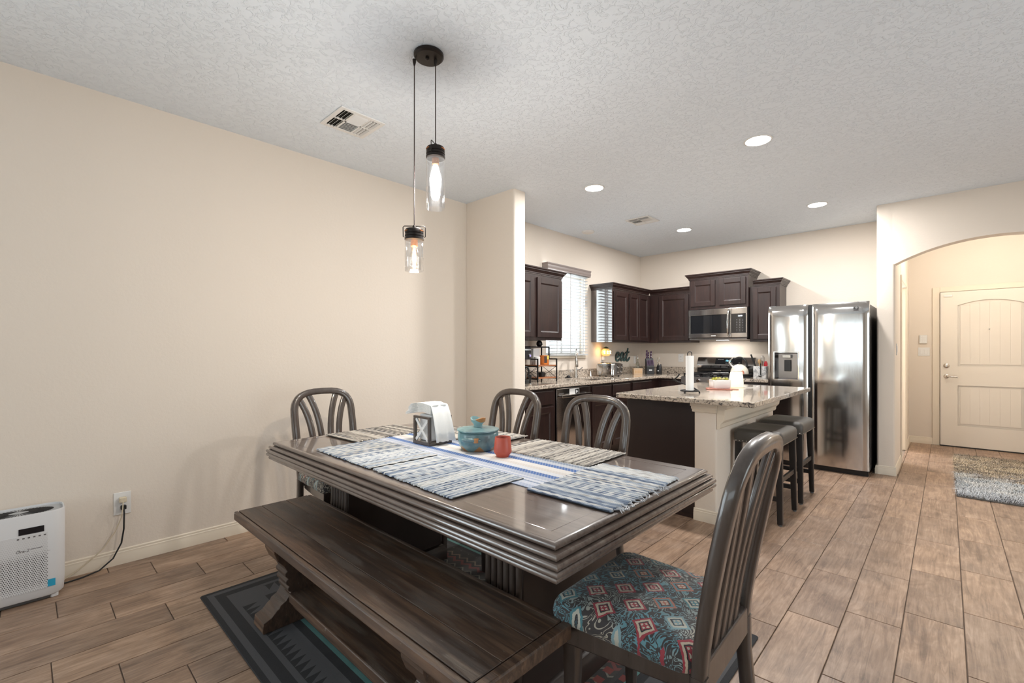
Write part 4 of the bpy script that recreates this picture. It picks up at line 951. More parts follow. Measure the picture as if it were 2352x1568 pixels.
utensil('wooden_spoon', 'pale wooden spoon in the marbled holder', (0, .01, 0), (-.022, .02, .17), MT['wood_lite'], .007, ell((-.024, .02, .185), .022, .008, .03), MT['wood_lite'])
utensil('wooden_spatula', 'dark wooden spatula in the marbled holder', (.01, .02, 0), (.008, .03, .19), simple('dark_spoon_wood', (.20, .09, .045), .5), .008)
utensil('whisk', 'thin steel whisk standing in the marbled holder', (.02, -.02, 0), (.022, -.02, .15), MT['chrome'], .004, ell((.022, -.02, .21), .026, .026, .055, 10), thin_glass('whisk_wires', (.9, .9, .9), .3))
utensil('silicone_spatula', 'red silicone spatula in the marbled holder', (.035, 0, 0), (.045, 0, .10), MT['red'], .006, ell((.052, 0, .15), .022, .006, .045), MT['red'])
t = thing('ladle', 'black ladle hanging on the front of the marbled holder', 'utensil', (1.868, 6.2585, ZC+.03))
obj('handle', MB().tube([(0, .012, .135), (0, .008, .150), (0, -.004, .152), (0, -.006, .13), (0, -.006, .01)], .006, 8), MT['black'], t, smooth=60)
obj('cup', MB().lathe([(.001, 0), (.016, .004), (.02, .016), (.017, .016), (.001, .006)], 14, (-.006, -.006, -.012)), MT['black'], t, smooth=50)
t = tag(obj('pot_holder', rbox(MB(), 0, 0, .07, .012, -.035, .035, .005, .004), MT['yellow'], bevel=.002), 'small yellow pot holder on the fridge side above the utensils', 'pot holder'); t.location = (2.069, 6.05, 1.165); t.rotation_euler = (0, 0, R(90))
t = tag(obj('oven_mitt', ell((0, 0, 0), .012, .035, .05), MT['pink'], smooth=60), 'bright pink silicone mitt on the fridge side under the narrow cabinet', 'oven mitt'); t.location = (2.066, 6.02, 1.375)
# toaster
t = thing('toaster', 'brushed steel four-slice toaster under the eat sign', 'toaster', (.245, 5.40, ZC), R(8))
mb = MB().loft([rr(0,0,.25,.27,.05,.012,6), rr(0,0,.27,.29,.05,.02,6), rr(0,0,.27,.29,.05,.15,6), rr(0,0,.255,.275,.05,.172,6), rr(0,0,.21,.23,.04,.18,6)])
obj('shell', mb, MT['steel'], t, smooth=45)
obj('control_end', rbox(MB(), .136, 0, .02, .22, .025, .168, .006, .004), MT['steel_dark'], t, smooth=40)
for y in (-.06, .06):
    obj('slot', MB().box(-.10, .10, y-.016, y+.016, .1795, .1815), MT['black'], t)
    obj('lever_track', MB().box(.1462, .1475, y-.004, y+.004, .05, .15), MT['black'], t)
    obj('lever', rbox(MB(), .155, y, .018, .05, .118, .132, .005, .002), MT['chrome'], t, smooth=40)
    obj('dial', MB().cyl((.146, y, .06), (.156, y, .06), .013, .012, 14), MT['chrome'], t, smooth=40)
for sx in (-1, 1):
    for sy in (-1, 1): obj('foot', MB().lathe([(.012, 0), (.012, .014)], 10, (sx*.09, sy*.10, 0)), MT['black'], t)
# outlet with toaster plug and night light
def plate(name, label, o, u, n, w, h, kind, grp=None):
    U, N, Z = Vector(u), Vector(n), Vector((0, 0, 1))
    t = thing(name, label, 'switch' if 'switch' in name else 'outlet', o, 0, grp)
    def bx(a0, a1, b0, b1, d0, d1):
        c = [U*a + Z*b + N*d for b in (b0, b1) for d in (d0, d1) for a in (a0, a1)]
        return MB().add(c, [(0,1,3,2),(4,6,7,5),(0,4,5,1),(2,3,7,6),(0,2,6,4),(1,5,7,3)])
    obj('cover_plate', bx(-w/2, w/2, -h/2, h/2, .0005, .006), MT['white'], t, bevel=.002)
    if kind == 'outlet':
        for z in (-.02, .02):
            s = obj('socket', bx(-.016, .016, z-.014, z+.014, .006, .008), MT['white'], t, bevel=.002)
            for a in (-.006, .006): obj('slot', bx(a-.001, a+.001, z-.004, z+.005, .008, .0084), MT['black'], s)
    elif kind == 'rocker2':
        for a in (-.023, .023): obj('rocker', bx(a-.016, a+.016, -.033, .033, .006, .010), MT['white'], t, bevel=.002)
    elif kind == 'rocker':
        obj('rocker', bx(-.016, .016, -.033, .033, .006, .010), MT['white'], t, bevel=.002)
    return t
plate('wall_outlet', 'white wall outlet behind the toaster carrying the night light', (0, 5.60, 1.105), (0, 1, 0), (1, 0, 0), .075, .118, 'outlet')
t = thing('plug_cord', 'black toaster plug and cord on the outlet above the toaster', 'cord', (.012, 5.59, 1.085))
obj('plug', rbox(MB(), .012, 0, .03, .03, -.012, .012, .006, .003), MT['cord_black'], t, smooth=40)
obj('cable', MB().tube([(.026, 0, 0), (.06, .03, .005), (.07, .05, -.03), (.065, .04, -.075), (.09, .0, -.10), (.10, -.02, -.155)], .0035, 8), MT['cord_black'], t, smooth=60)
t = thing('night_light', 'glowing amber plug-in night light with green cap on the outlet', 'night light', (.0085, 5.60, 1.16))
obj('plug_base', rbox(MB(), .022, 0, .035, .045, -.035, .02, .008, .004), MT['white'], t, smooth=40)
gb = G('amber_glass', (.75, .55, .25), .3, 0, Emission_Color=(1, .55, .15, 1), Emission_Strength=.55)
mb = MB().lathe([(.030, .02), (.056, .035), (.064, .065), (.058, .10), (.040, .125), (.03, .13)], 22, (.062, 0, 0))
gl_ = obj('globe', mb, gb.mat, t, smooth=60)
obj('cap', MB().lathe([(.04, .126), (.034, .142), (.012, .152), (.001, .153)], 16, (.062, 0, 0)), simple('green_cap', (.07, .10, .06), .4), t, smooth=50)
for a in (-75, -35, 5, 45, 85):
    for z in (.062, .088):
        c = Vector((.062 + .0635*math.cos(R(a)), .0635*math.sin(R(a)), z)); obj('light_hole', ell(c, .011, .011, .010, 8), MT['night'], gl_, smooth=60)
l_ = bpy.data.lights.new('night_light_glow', 'POINT'); l_.energy = .55; l_.color = (1, .55, .2); l_.shadow_soft_size = .03
lo = bpy.data.objects.new('night_light_glow', l_); COL.objects.link(lo); lo.parent = t; lo.location = (.062, -.085, .09)
# eat sign: script letters from bent strips
t = thing('word_sign', 'dark teal script sign reading eat on the wall above the toaster', 'sign', (.012, 5.945, 1.10))
def bez(P, n=10):
    out = []
    for i in range(0, len(P)-3, 3):
        a, b, c, d = [Vector((0, p[0], p[1])) for p in P[i:i+4]]
        for k in range(n + (1 if i+6 > len(P)-1 else 0)):
            s = k/n; out.append(a*(1-s)**3 + b*3*s*(1-s)**2 + c*3*s*s*(1-s) + d*s**3)
    return out
# strokes in metres, y to the right, z up
e_ = [(.03, .055), (.08, .06), (.115, .085), (.108, .115), (.10, .135), (.065, .135), (.04, .105), (.018, .075), (.015, .03), (.045, .012), (.075, .0), (.11, .02), (.15, .055)]
a_ = [(.245, .115), (.22, .145), (.16, .12), (.155, .06), (.15, .005), (.19, .0), (.215, .045), (.228, .07), (.245, .10), (.252, .125), (.24, .08), (.225, .01), (.262, .012), (.285, .016), (.30, .05), (.318, .09)]
t_ = [(.375, .195), (.355, .14), (.33, .08), (.325, .05), (.318, .005), (.35, .0), (.37, .012), (.392, .025), (.405, .04), (.425, .06)]
tb = [(.295, .128), (.33, .12), (.37, .125), (.405, .138)]
for nm, P in (('letter_e', e_), ('letter_a', a_), ('letter_t', t_)):
    pts = bez(P); n = len(pts); ws = []
    for i in range(n):
        d = (pts[min(i+1, n-1)] - pts[max(i-1, 0)]).normalized(); ws.append(Vector((0, -d.z, d.y)))
    mb = MB().ribbon(pts, ws, Vector((1, 0, 0)), .016, [.030 if 2 < i < n-3 else .018 for i in range(n)], .12)
    if nm == 'letter_t':
        p2 = bez(tb); w2 = [Vector((0, 0, 1))]*len(p2); mb.ribbon(p2, w2, Vector((1, 0, 0)), .0156, .022, .12)
    obj(nm, mb, MT['sign'], t, smooth=40)
plate('wall_outlet', 'white wall outlet in the corner behind the oil bottle', (0, 6.55, 1.115), (0, 1, 0), (1, 0, 0), .075, .118, 'outlet')
plate('wall_outlet', 'white wall outlet on the back wall left of the range', (.66, KY, 1.15), (1, 0, 0), (0, -1, 0), .078, .12, 'outlet')
# wooden box with oil bottle behind, knife block, shears holder
t = thing('wooden_box', 'small pale wooden recipe box with carved front beside the knife block', 'box', (.27, 6.13, ZC), R(42))
obj('box', rbox(MB(), 0, 0, .125, .09, 0, .075, .004, .002), MT['wood_pale'], t, smooth=40)
obj('lid', rbox(MB(), 0, 0, .130, .095, .0755, .088, .004, .002), MT['wood_pale'], t, smooth=40)
for i in range(5): obj('carved_bar', MB().box(-.045+i*.021, -.033+i*.021, -.0475, -.045, .018, .06), MT['wood_lite'], t)
t = thing('oil_bottle', 'clear glass oil bottle behind the wooden box', 'bottle', (.17, 6.32, ZC))
obj('glass', MB().lathe([(.030, 0), (.034, .004), (.034, .13), (.026, .155), (.013, .18), (.012, .22), (.015, .225)], 20), MT['bottle'], t, smooth=50)
obj('pourer', MB().lathe([(.013, .222), (.013, .235), (.006, .245), (.004, .275)], 12), MT['chrome'], t, smooth=50)
t = thing('knife_block', 'black knife block holding purple-handled knives', 'knife block', (.37, 6.31, ZC), R(38))
obj('block', MB().prism([(-.065, 0), (.065, 0), (.065, .22), (.02, .235), (-.065, .115)], 'x', -.055, .055).xf(Matrix.Identity(4)), simple('block_black', (.018, .018, .020), .55), t, bevel=.006)
obj('brand_mark', MB().box(-.022, .022, -.0665, -.0655, .055, .068), MT['ink_white'], t)
for i in range(6):
    x = -.042 + i*.0168
    obj('steak_knife_handle', MB().ribbon([(x, -.055, .125), (x, -.028, .205)], [(1, 0, 0)]*2, Vector((0, .95, -.3)), .014, .012), MT['purple'], t)
for x, y, L in ((-.036, .03, .125), (-.012, .035, .095), (.026, .035, .11)):
    h = obj('knife_handle', MB().ribbon([(x, y, .225), (x-.004, y-.01, .225+L*.5), (x-.002, y-.02, .225+L)], [(1, 0, 0)]*3, Vector((0, 1, .1)), .026, .019), MT['purple'], t)
    for k in (.3, .7): obj('rivet', MB().cyl((x-.004, y-.027, .225+L*k), (x-.004, y-.031, .225+L*k), .003, .003, 8), MT['chrome'], h)
t = thing('shears_holder', 'black rounded holder with steel kitchen shears right of the knife block', 'holder', (.475, 6.40, ZC))
obj('stand', MB().loft([rr(0,0,.07,.06,.02,0,5), rr(0,0,.074,.064,.02,.005,5), rr(0,0,.07,.06,.02,.10,5), rr(0,.01,.05,.03,.012,.145,5)]), MT['black'], t, smooth=50)
obj('shears', MB().ribbon([(0, -.02, .04), (0, -.01, .13), (-.004, -.005, .18)], [(1, 0, 0)]*3, Vector((0, 1, 0)), .010, .022), MT['nickel'], t)
obj('shears_loop', MB().tube([(-.01 + .017*math.cos(R(a)), -.005, .21 + .034*math.sin(R(a))) for a in range(0, 361, 24)], .004, 8), MT['nickel'], t, smooth=60)
obj('brand_mark', MB().lathe([(.010, 0), (.001, .001)], 14).xf(Matrix.Rotation(R(90), 4, 'X')).mv((.0, -.0322, .05)), MT['ink_white'], t)
# counter rack
t = thing('counter_rack', 'black metal two-shelf counter rack with reddish wood shelves under the upper cabinet', 'rack', (.23, 3.965, ZC))
def bar(mb, a, b, r=.008): return mb.ribbon([a, b], [Vector((1, 0, 0)) if abs(Vector(b).x-Vector(a).x) < 1e-6 else Vector((0, 1, 0))]*2, (Vector(b)-Vector(a)).normalized().cross(Vector((1, 0, 0)) if abs(b[0]-a[0]) < 1e-6 else Vector((0, 1, 0))), r*1.6, r*1.6, .1)
for sy in (-.165, .165):
    mb = MB(); bar(mb, (.11, sy, 0), (.11, sy, .255)); bar(mb, (-.11, sy, 0), (-.11, sy, .39)); bar(mb, (0, sy, .245), (0, sy, .39)); bar(mb, (.11, sy, .25), (0, sy, .25)); bar(mb, (0, sy, .384), (-.11, sy, .384)); bar(mb, (.11, sy, .035), (-.11, sy, .035)); bar(mb, (.11, sy, .17), (-.11, sy, .17))
    f = obj('side_frame', mb, MT['iron'], t)
    obj('cross_wire', MB().tube([(.10, sy, .045), (-.10, sy, .165)], .0025, 6).tube([(-.10, sy, .045), (.10, sy, .165)], .0025, 6), MT['iron'], f)
mb = MB(); bar(mb, (-.11, -.165, .384), (-.11, .165, .384)); bar(mb, (0, -.165, .384), (0, .165, .384)); obj('top_rail', mb, MT['iron'], t)
obj('back_brace', MB().tube([(-.11, -.16, .045), (-.11, .16, .165)], .0025, 6).tube([(-.11, .16, .045), (-.11, -.16, .165)], .0025, 6), MT['iron'], t)
for z in (.036, .171): obj('shelf', MB().box(-.108, .108, -.157, .157, z, z+.014), MT['wood_mid'], t, bevel=.002)
obj('top_shelf', MB().box(-.108, -.005, -.157, .157, .376, .384), MT['black'], t)
ZR = ZC + .1855
t = tag(obj('filter_box', rbox(MB(), 0, 0, .05, .11, 0, .18, .004, .002), MT['grey_white'], smooth=40), 'tall white carton standing on the upper shelf of the counter rack', 'box'); t.location = (.19, 3.93, ZR)
t = thing('tea_box', 'orange tea box with dark label on the upper rack shelf', 'box', (.23, 4.045, ZR))
obj('carton', rbox(MB(), 0, 0, .07, .085, 0, .105, .003, .002), MT['orange_box'], t, smooth=40)
obj('label', MB().box(.0352, .0358, -.043, .005, .02, .095), simple('tea_label', (.06, .035, .03), .5), t)
obj('lid_band', MB().box(.0352, .0358, .008, .04, .06, .10), MT['yellow'], t)
t = tag(obj('coffee_canister', MB().lathe([(.033, 0), (.035, .004), (.035, .075), (.036, .078), (.036, .09), (.001, .092)], 20), MT['white'], smooth=40), 'white canister on the upper rack shelf, nearest the coffee maker', 'canister'); t.location = (.27, 3.87, ZR)
t = tag(obj('storage_tin', MB().lathe([(.030, 0), (.032, .003), (.032, .045), (.034, .05), (.034, .06), (.001, .062)], 20), MT['grey_white'], smooth=40), 'small pale tin behind the tea box on the upper rack shelf', 'tin'); t.location = (.155, 4.07, ZR)
t = thing('black_mug', 'small black mug on the lower shelf of the counter rack', 'mug', (.23, 4.00, ZC+.0505))
obj('cup', MB().lathe([(.030, 0), (.038, .004), (.040, .05), (.036, .05), (.03, .008)], 20), MT['black'], t, smooth=50)
obj('handle', MB().tube([(0, .038, .04), (0, .06, .04), (0, .06, .012), (0, .036, .012)], .005, 8), MT['black'], t, smooth=60)
t = thing('bean_grinder', 'round dark gadget on the top of the counter rack', 'grinder', (.17, 4.03, ZC+.3845))
obj('body', ell((0, 0, .037), .036, .036, .038, 16), MT['black'], t, smooth=60)
obj('spout', MB().tube([(0, .03, .035), (0, .055, .03)], [.010, .007], 8), MT['black'], t, smooth=60)
# coffee maker
t = thing('coffee_maker', 'black coffee maker with carafe half hidden behind the wall pier', 'coffee maker', (.25, 3.57, ZC))
obj('base', rbox(MB(), 0, 0, .24, .20, 0, .035, .02, .004), MT['black'], t, smooth=40)
obj('column', rbox(MB(), -.08, 0, .08, .19, .036, .28, .015, .004), MT['black'], t, smooth=40)
hd = obj('brew_head', rbox(MB(), 0, 0, .25, .20, .25, .375, .025, .006), MT['black'], t, smooth=40)
obj('control_dial', MB().cyl((.126, .055, .29), (.137, .055, .29), .020, .019, 20), MT['chrome'], hd, smooth=40)
obj('dial_glow', MB().cyl((.137, .055, .29), (.1385, .055, .29), .010, .009, 16), emit('purple_dial', (.45, .35, 1), 1.2), hd)
obj('top_band', MB().box(.126, .128, -.06, .08, .345, .358), MT['chrome'], hd)
cf = obj('carafe', MB().lathe([(.055, .037), (.068, .045), (.070, .11), (.05, .16), (.045, .185)], 24, (.045, 0, 0)), simple('carafe_steel', (.3, .29, .28), .25, 1), t, smooth=50)
obj('carafe_handle', MB().tube([(.06, .045, .175), (.075, .085, .165), (.08, .10, .12), (.075, .09, .06)], [.010, .011, .010, .008], 8), MT['black'], cf, smooth=60)
t = thing('milk_frother', 'small steel and black frother at the counter edge by the pier', 'frother', (.545, 3.44, ZC))
obj('foot', MB().lathe([(.018, 0), (.020, .004), (.018, .018), (.008, .022)], 16), MT['nickel'], t, smooth=50)
obj('stem', MB().lathe([(.009, .02), (.010, .06), (.014, .065), (.014, .10), (.006, .105)], 14), MT['black'], t, smooth=50)
# ================================================================== DINING SET
TX0, TX1, TY0, TY1, TZ = .915, 2.82, .925, 1.93, .765
rug = tag(obj('dining_rug', rbox(MB(), 0, 0, RW, RD, .0005, .008, .01, .002), MT['rug']), 'dark grey and black patterned area rug under the dining table', 'rug'); rug.location = (1.865, 1.41, 0)
ZF = .0085                                                       # top of the rug
t = thing('dining_table', 'rectangular grey-brown dining table with ribbed edge and fluted pedestals', 'table', ((TX0+TX1)/2, (TY0+TY1)/2, ZF))
prof = [(-.05, TZ-.001), (-.012, TZ)]
for i, o in enumerate((-.004, .012, .022, .022, .012)):
    zc = TZ - .0095 - .0186*i
    for a in range(90, -91, -30):
        if a == 90 and i > 0: continue
        prof.append((o + .0095*math.cos(R(a)), zc + .0095*math.sin(R(a))))
    if i < 4: prof.append((min(o, (-.004, .012, .022, .022, .012)[i+1]) - .002, zc - .0093))
prof += [(-.05, TZ-.0934)]
obj('edge_moulding', MB().sweep([(TX0, TY0), (TX1, TY0), (TX1, TY1), (TX0, TY1)], prof, True), MT['table'], t, smooth=40, w=True)
IN = .057; a0, a1, b0, b1 = TX0+.011, TX1-.011, TY0+.011, TY1-.011; i0, i1, j0, j1 = TX0+IN, TX1-IN, TY0+IN, TY1-IN
for poly in ([(a0,b0),(a1,b0),(i1,j0),(i0,j0)], [(a1,b0),(a1,b1),(i1,j1),(i1,j0)], [(a1,b1),(a0,b1),(i0,j1),(i1,j1)], [(a0,b1),(a0,b0),(i0,j0),(i0,j1)]):
    obj('border_board', MB().prism(poly, 'z', TZ-.022, TZ), MT['table'], t, w=True)
for xa, xb in ((i0+.002, 1.52), (1.5215, 2.20), (2.2015, i1-.002)):
    obj('top_panel', MB().box(xa, xb, j0+.002, j1-.002, TZ-.022, TZ-.0004), MT['table'], t, bevel=.0012, w=True)
obj('apron', MB().box(TX0+.10, TX1-.10, TY0+.14, TY1-.14, .60, TZ-.0934), MT['pedestal'], t, w=True)
for cx in (1.247, 2.437):
    y0, y1 = 1.13, 1.72
    b = obj('pedestal', MB().box(cx-.09, cx+.09, y0, y1, ZF+.085, .672), MT['pedestal'], t, bevel=.004, w=True)
    for yf, s in ((y0, -1), (y1, 1)):
        for k in range(6):
            x = cx - .073 + k*.0292
            obj('flute', MB().cyl((x, yf, ZF+.10), (x, yf, .662), .0125, .0125, 12), MT['chair'], b, smooth=50, w=True)
    obj('plinth', MB().sweep([(cx-.09, y0), (cx+.09, y0), (cx+.09, y1), (cx-.09, y1)], [(-.02, ZF), (.026, ZF), (.026, ZF+.055), (.02, ZF+.066), (.014, ZF+.082), (0, ZF+.09), (-.02, ZF+.09)], True), MT['pedestal'], t, smooth=30, w=True)
obj('stretcher', MB().box(1.34, 2.345, 1.38, 1.47, ZF+.10, ZF+.16), MT['pedestal'], t, bevel=.004, w=True)
# bench
bc = (1.845, .905)
t = thing('dining_bench', 'long rustic brown wooden bench with carved trestle legs', 'bench', (bc[0], bc[1], ZF))
BX0, BX1, BY0, BY1, BZ = .985, 2.752, .712, 1.092, .462
ys = [BY0+.022, BY0+.125, BY0+.245, BY1-.022]
for a, b in zip(ys[:-1], ys[1:]): obj('plank', MB().box(BX0+.003, BX1-.034, a+.0008, b-.0008, BZ-.036, BZ), MT['bench'], t, bevel=.002, w=True)
obj('front_edge', MB().box(BX0, BX1-.034, BY0, BY0+.0212, BZ-.042, BZ), MT['bench'], t, bevel=.007, seg=3, w=True)
obj('back_edge', MB().box(BX0, BX1-.034, BY1-.0212, BY1, BZ-.042, BZ), MT['bench'], t, bevel=.007, seg=3, w=True)
obj('end_board', MB().box(BX1-.0325, BX1, BY0, BY1, BZ-.044, BZ), MT['bench'], t, bevel=.006, seg=3, w=True)
half = [(.0, .0), (.183, .0), (.186, .012), (.182, .048), (.150, .060), (.128, .082), (.118, .088), (.112, .100), (.088, .112), (.066, .145), (.078, .152), (.080, .166), (.074, .172), (.086, .186), (.088, .200), (.078, .208), (.090, .222), (.092, .236), (.082, .244), (.094, .268), (.122, .300), (.138, .340), (.140, .380), (.130, .412), (.120, .418), (0, .418)]
poly = [(bc[1]+y, ZF+z) for y, z in half[1:-1]] + [(bc[1]-y, ZF+z) for y, z in reversed(half[1:-1])]
for x in (1.25, 2.365): obj('trestle_leg', MB().prism(poly, 'x', x, x+.115), MT['bench'], t, bevel=.003, w=True)
obj('stretcher', MB().box(1.30, 2.40, .83, .98, ZF+.10, ZF+.14), MT['bench'], t, bevel=.005, w=True)
obj('stretcher_rib', MB().box(1.365, 2.365, .845, .965, ZF+.075, ZF+.10), MT['bench'], t, bevel=.003, w=True)

# chairs
def yb(z): return -.205 - .105*max(0, (z-.44)/.56)**1.25
def make_chair():
    t = thing('dining_chair', '', 'chair', (0, 0, 0), 0, 'slat-back dining chairs around the table')
    pts = []
    for z in (.43, .50, .58, .66, .74, .80): pts.append((-.182 - .014*min(1, (z-.43)/.28), z))
    for a in range(0, 181, 10):
        c, s = math.cos(R(180-a)), math.sin(R(180-a)); sg = 1 if c >= 0 else -1
        pts.append((.196*sg*abs(c)**.66, .835 + .148*abs(s)**.74))
    for z in (.80, .74, .66, .58, .50, .43): pts.append((.182 + .014*min(1, (z-.43)/.28), z))
    P = [Vector((u, yb(z), z)) for u, z in pts]; n = len(P); ws = []; td = []
    for i in range(n):
        d = (P[min(i+1, n-1)] - P[max(i-1, 0)]).normalized(); b = Vector((0, 1, .17)); b = (b - d*b.dot(d)).normalized(); ws.append(d.cross(b)); td.append(b)
    obj('back_frame', MB().ribbon(P, ws, td, .034, .041, .12), MT['chair'], t, smooth=50)
    for s in (-1, 1):
        for u0, u1, zt in ((.027, .098, .968), (.084, .163, .945)):
            Q = []; 
            for k in range(13):
                f = k/12; z = .458 + (zt-.458)*f; Q.append(Vector((s*(u0 + (u1-u0)*f**3.5), yb(z), z)))
            ws = []; td = []
            for i in range(13):
                d = (Q[min(i+1, 12)] - Q[max(i-1, 0)]).normalized(); b = Vector((0, 1, .17)); b = (b - d*b.dot(d)).normalized(); ws.append(d.cross(b)); td.append(b)
            obj('slat', MB().ribbon(Q, ws, td, .015, .039, .12), MT['chair'], t, smooth=50)
    obj('back_rail', MB().box(-.178, .178, yb(.48)-.013, yb(.48)+.013, .382, .462), MT['chair'], t, bevel=.004)
    mb = MB()
    mb.prism([(-.168, -.19), (.168, -.19), (.225, .215), (-.225, .215)], 'z', .368, .430); obj('seat_frame', mb, MT['chair'], t, bevel=.005)
    rings = []
    def ring(k, z, dom=0):
        out = []
        for x, y, zz in rr(0, .012, .45*k, .425*k, .045*k, z, 7): out.append((x*(1 + .10*(y)/.21*.6), y, zz))
        return out
    for k, z in ((.96, .4305), (1.0, .437), (1.012, .455), (1.0, .473), (.965, .487), (.88, .498), (.7, .505), (.4, .509), (.1, .510)): rings.append(ring(k, z))
    obj('seat_cushion', MB().loft(rings), MT['fabric'], t, smooth=60)
    for s in (-1, 1):
        obj('leg', MB().loft([rr(s*.188, .172, .030, .030, .004, 0, 3), rr(s*.186, .170, .042, .042, .004, .30, 3), rr(s*.186, .170, .044, .044, .004, .38, 3)]), MT['chair'], t, smooth=30)
        Q = [Vector((s*.186, yb(.43), .432)), Vector((s*.187, -.206, .33)), Vector((s*.189, -.218, .2)), Vector((s*.191, -.242, .08)), Vector((s*.192, -.262, 0))]
        obj('leg', MB().ribbon(Q, [Vector((1, 0, 0))]*5, [Vector((0, 1, 0))]*5, .040, .036, .2), MT['chair'], t, smooth=50)
    return t
c0 = make_chair()
spots = [((2.887, 1.328), 91.4, 'dining chair seen from behind at the near right end of the table, seat fully visible'),
         ((.735, 1.405), -90, 'dining chair against the left wall at the far end of the table'),
         ((1.452, 1.968), 180, 'dining chair on the kitchen side of the table, in front of the wall pier'),
         ((2.08, 1.968), 180, 'dining chair on the kitchen side of the table, in front of the dishwasher')]
for i, ((x, y), rz, lab) in enumerate(spots):
    c = c0 if i == 0 else copy_tree(c0)
    c.location = (x, y, ZF); c.rotation_euler = (0, 0, R(rz)); c.scale = (1, 1, 1.02 if i == 0 else .988); c['label'] = lab

# placemats
def mat_mesh(lx, ly, name, mat):
    rows = int(lx*118); nx = rows*4; ny = 26; mb = MB(); random.seed(5)
    wob = [random.uniform(-.0035, .0035) for _ in range(rows+1)]; wob2 = [random.uniform(-.0035, .0035) for _ in range(rows+1)]
    for i in range(nx+1):
        r_ = min(i//4, rows-1); ph = (i % 4)/4; h = .0042 + .0022*math.sin(math.pi*ph) if i < nx else .0042
        bul = .0055*abs(math.sin(math.pi*i/10.8))
        for j in range(ny+1):
            v = j/ny; y = -ly/2 + ly*v
            if j == 0: y += wob[r_] - bul
            if j == ny: y += wob2[r_] + bul
            e = min(j, ny-j); z = h if e > 0 else .0005
            if e == 1: y = (-ly/2 + .002 + wob[r_] - bul) if j == 1 else (ly/2 - .002 + wob2[r_] + bul)
            mb.v.append((-lx/2 + lx*i/nx + .0016*math.sin(v*31 + r_), y, z + (.0012*math.sin(v*ny*1.6 + r_*3.14) if e > 1 else 0)))
    for i in range(nx):
        for j in range(ny): a = i*(ny+1)+j; mb.f.append((a, a+ny+1, a+ny+2, a+1))
    b = len(mb.v); m = [(0, 0), (nx, 0), (nx, ny), (0, ny)]
    mb.f.append(tuple(i*(ny+1)+0 for i in range(nx, -1, -1)) + tuple(i*(ny+1)+ny for i in range(nx+1)))
    me = mesh_of(mb, name, 70); me.materials.append(mat); return me
mA = mat_mesh(.53, .335, 'placemat', MT['rag']); mB = mat_mesh(.50, .325, 'placemat', MT['rag']); mC = mat_mesh(.53, .325, 'placemat', MT['rag_tan']); mD = mat_mesh(.47, .32, 'placemat', MT['rag_tan'])
ZT = TZ + .0004
rn = tag(obj('table_runner', rbox(MB(), 0, 0, 1.30, .42, 0, .0025, .002, .0008), MT['runner']), 'blue and white striped table runner down the middle of the table', 'table runner'); rn.location = (1.87, 1.455, ZT); rn.rotation_euler = (0, 0, R(-1))
ZM = ZT + .0027
def place(me, x, y, rz, lab):
    o = bpy.data.objects.new('placemat', me); COL.objects.link(o); o.location = (x, y, ZM); o.rotation_euler = (0, 0, R(rz)); tag(o, lab, 'placemat', 'woven rag placemats on the table'); return o
place(mA, 1.556, 1.152, -1, 'blue grey woven placemat on the bench side, nearer the left wall')
place(mA, 2.105, 1.140, -2, 'blue grey woven placemat on the bench side, nearer the camera')
pm = place(mB, 2.64, 1.455, 91, 'blue white woven placemat with loose fringe at the right end of the table')
place(mC, 2.185, 1.775, 2, 'grey tan woven placemat right of the red tumbler on the kitchen side')
place(mD, 1.09, 1.44, 93, 'grey tan woven placemat at the wall end of the table')
place(mC, 1.56, 1.785, 3, 'grey tan woven placemat behind the teal pot on the kitchen side')
random.seed(11); fr = MB()
for i in range(34):
    a = random.uniform(-.24, .10); y0_ = -.163
    fr.tube([(a, y0_, .003), (a + random.uniform(-.012, .012), y0_-.014, .004), (a + random.uniform(-.02, .02), y0_ - random.uniform(.02, .04), .0015)], [.0022, .0018, .0009], 5)
o = obj('fringe', fr, simple('loose_fringe', (.50, .52, .56), .9), pm, smooth=60); o['kind'] = 'stuff'

# things on the table
ZS = ZT + .0027
t = thing('napkin_holder', 'wooden napkin holder with white crossed bars on the runner', 'napkin holder', (1.565, 1.485, ZS))
obj('base', MB().box(-.07, .07, -.075, .075, 0, .018), MT['chair'], t, bevel=.002)
for sy in (-1, 1):
    for sx in (-1, 1): obj('post', MB().box(sx*.062-.008, sx*.062+.008, sy*.066-.007, sy*.066+.007, .018, .135), MT['chair'], t, bevel=.0015)
    obj('top_bar', MB().box(-.070, .070, sy*.066-.007, sy*.066+.007, .1352, .147), MT['chair'], t, bevel=.0015)
    for s in (-1, 1): obj('cross_bar', MB().ribbon([(-s*.052, sy*.066, .022), (s*.052, sy*.066, .132)], [Vector((s*.11, 0, -.104)).normalized()]*2, Vector((0, 1, 0)), .007 if s > 0 else .0076, .016, .1), MT['white'], t)
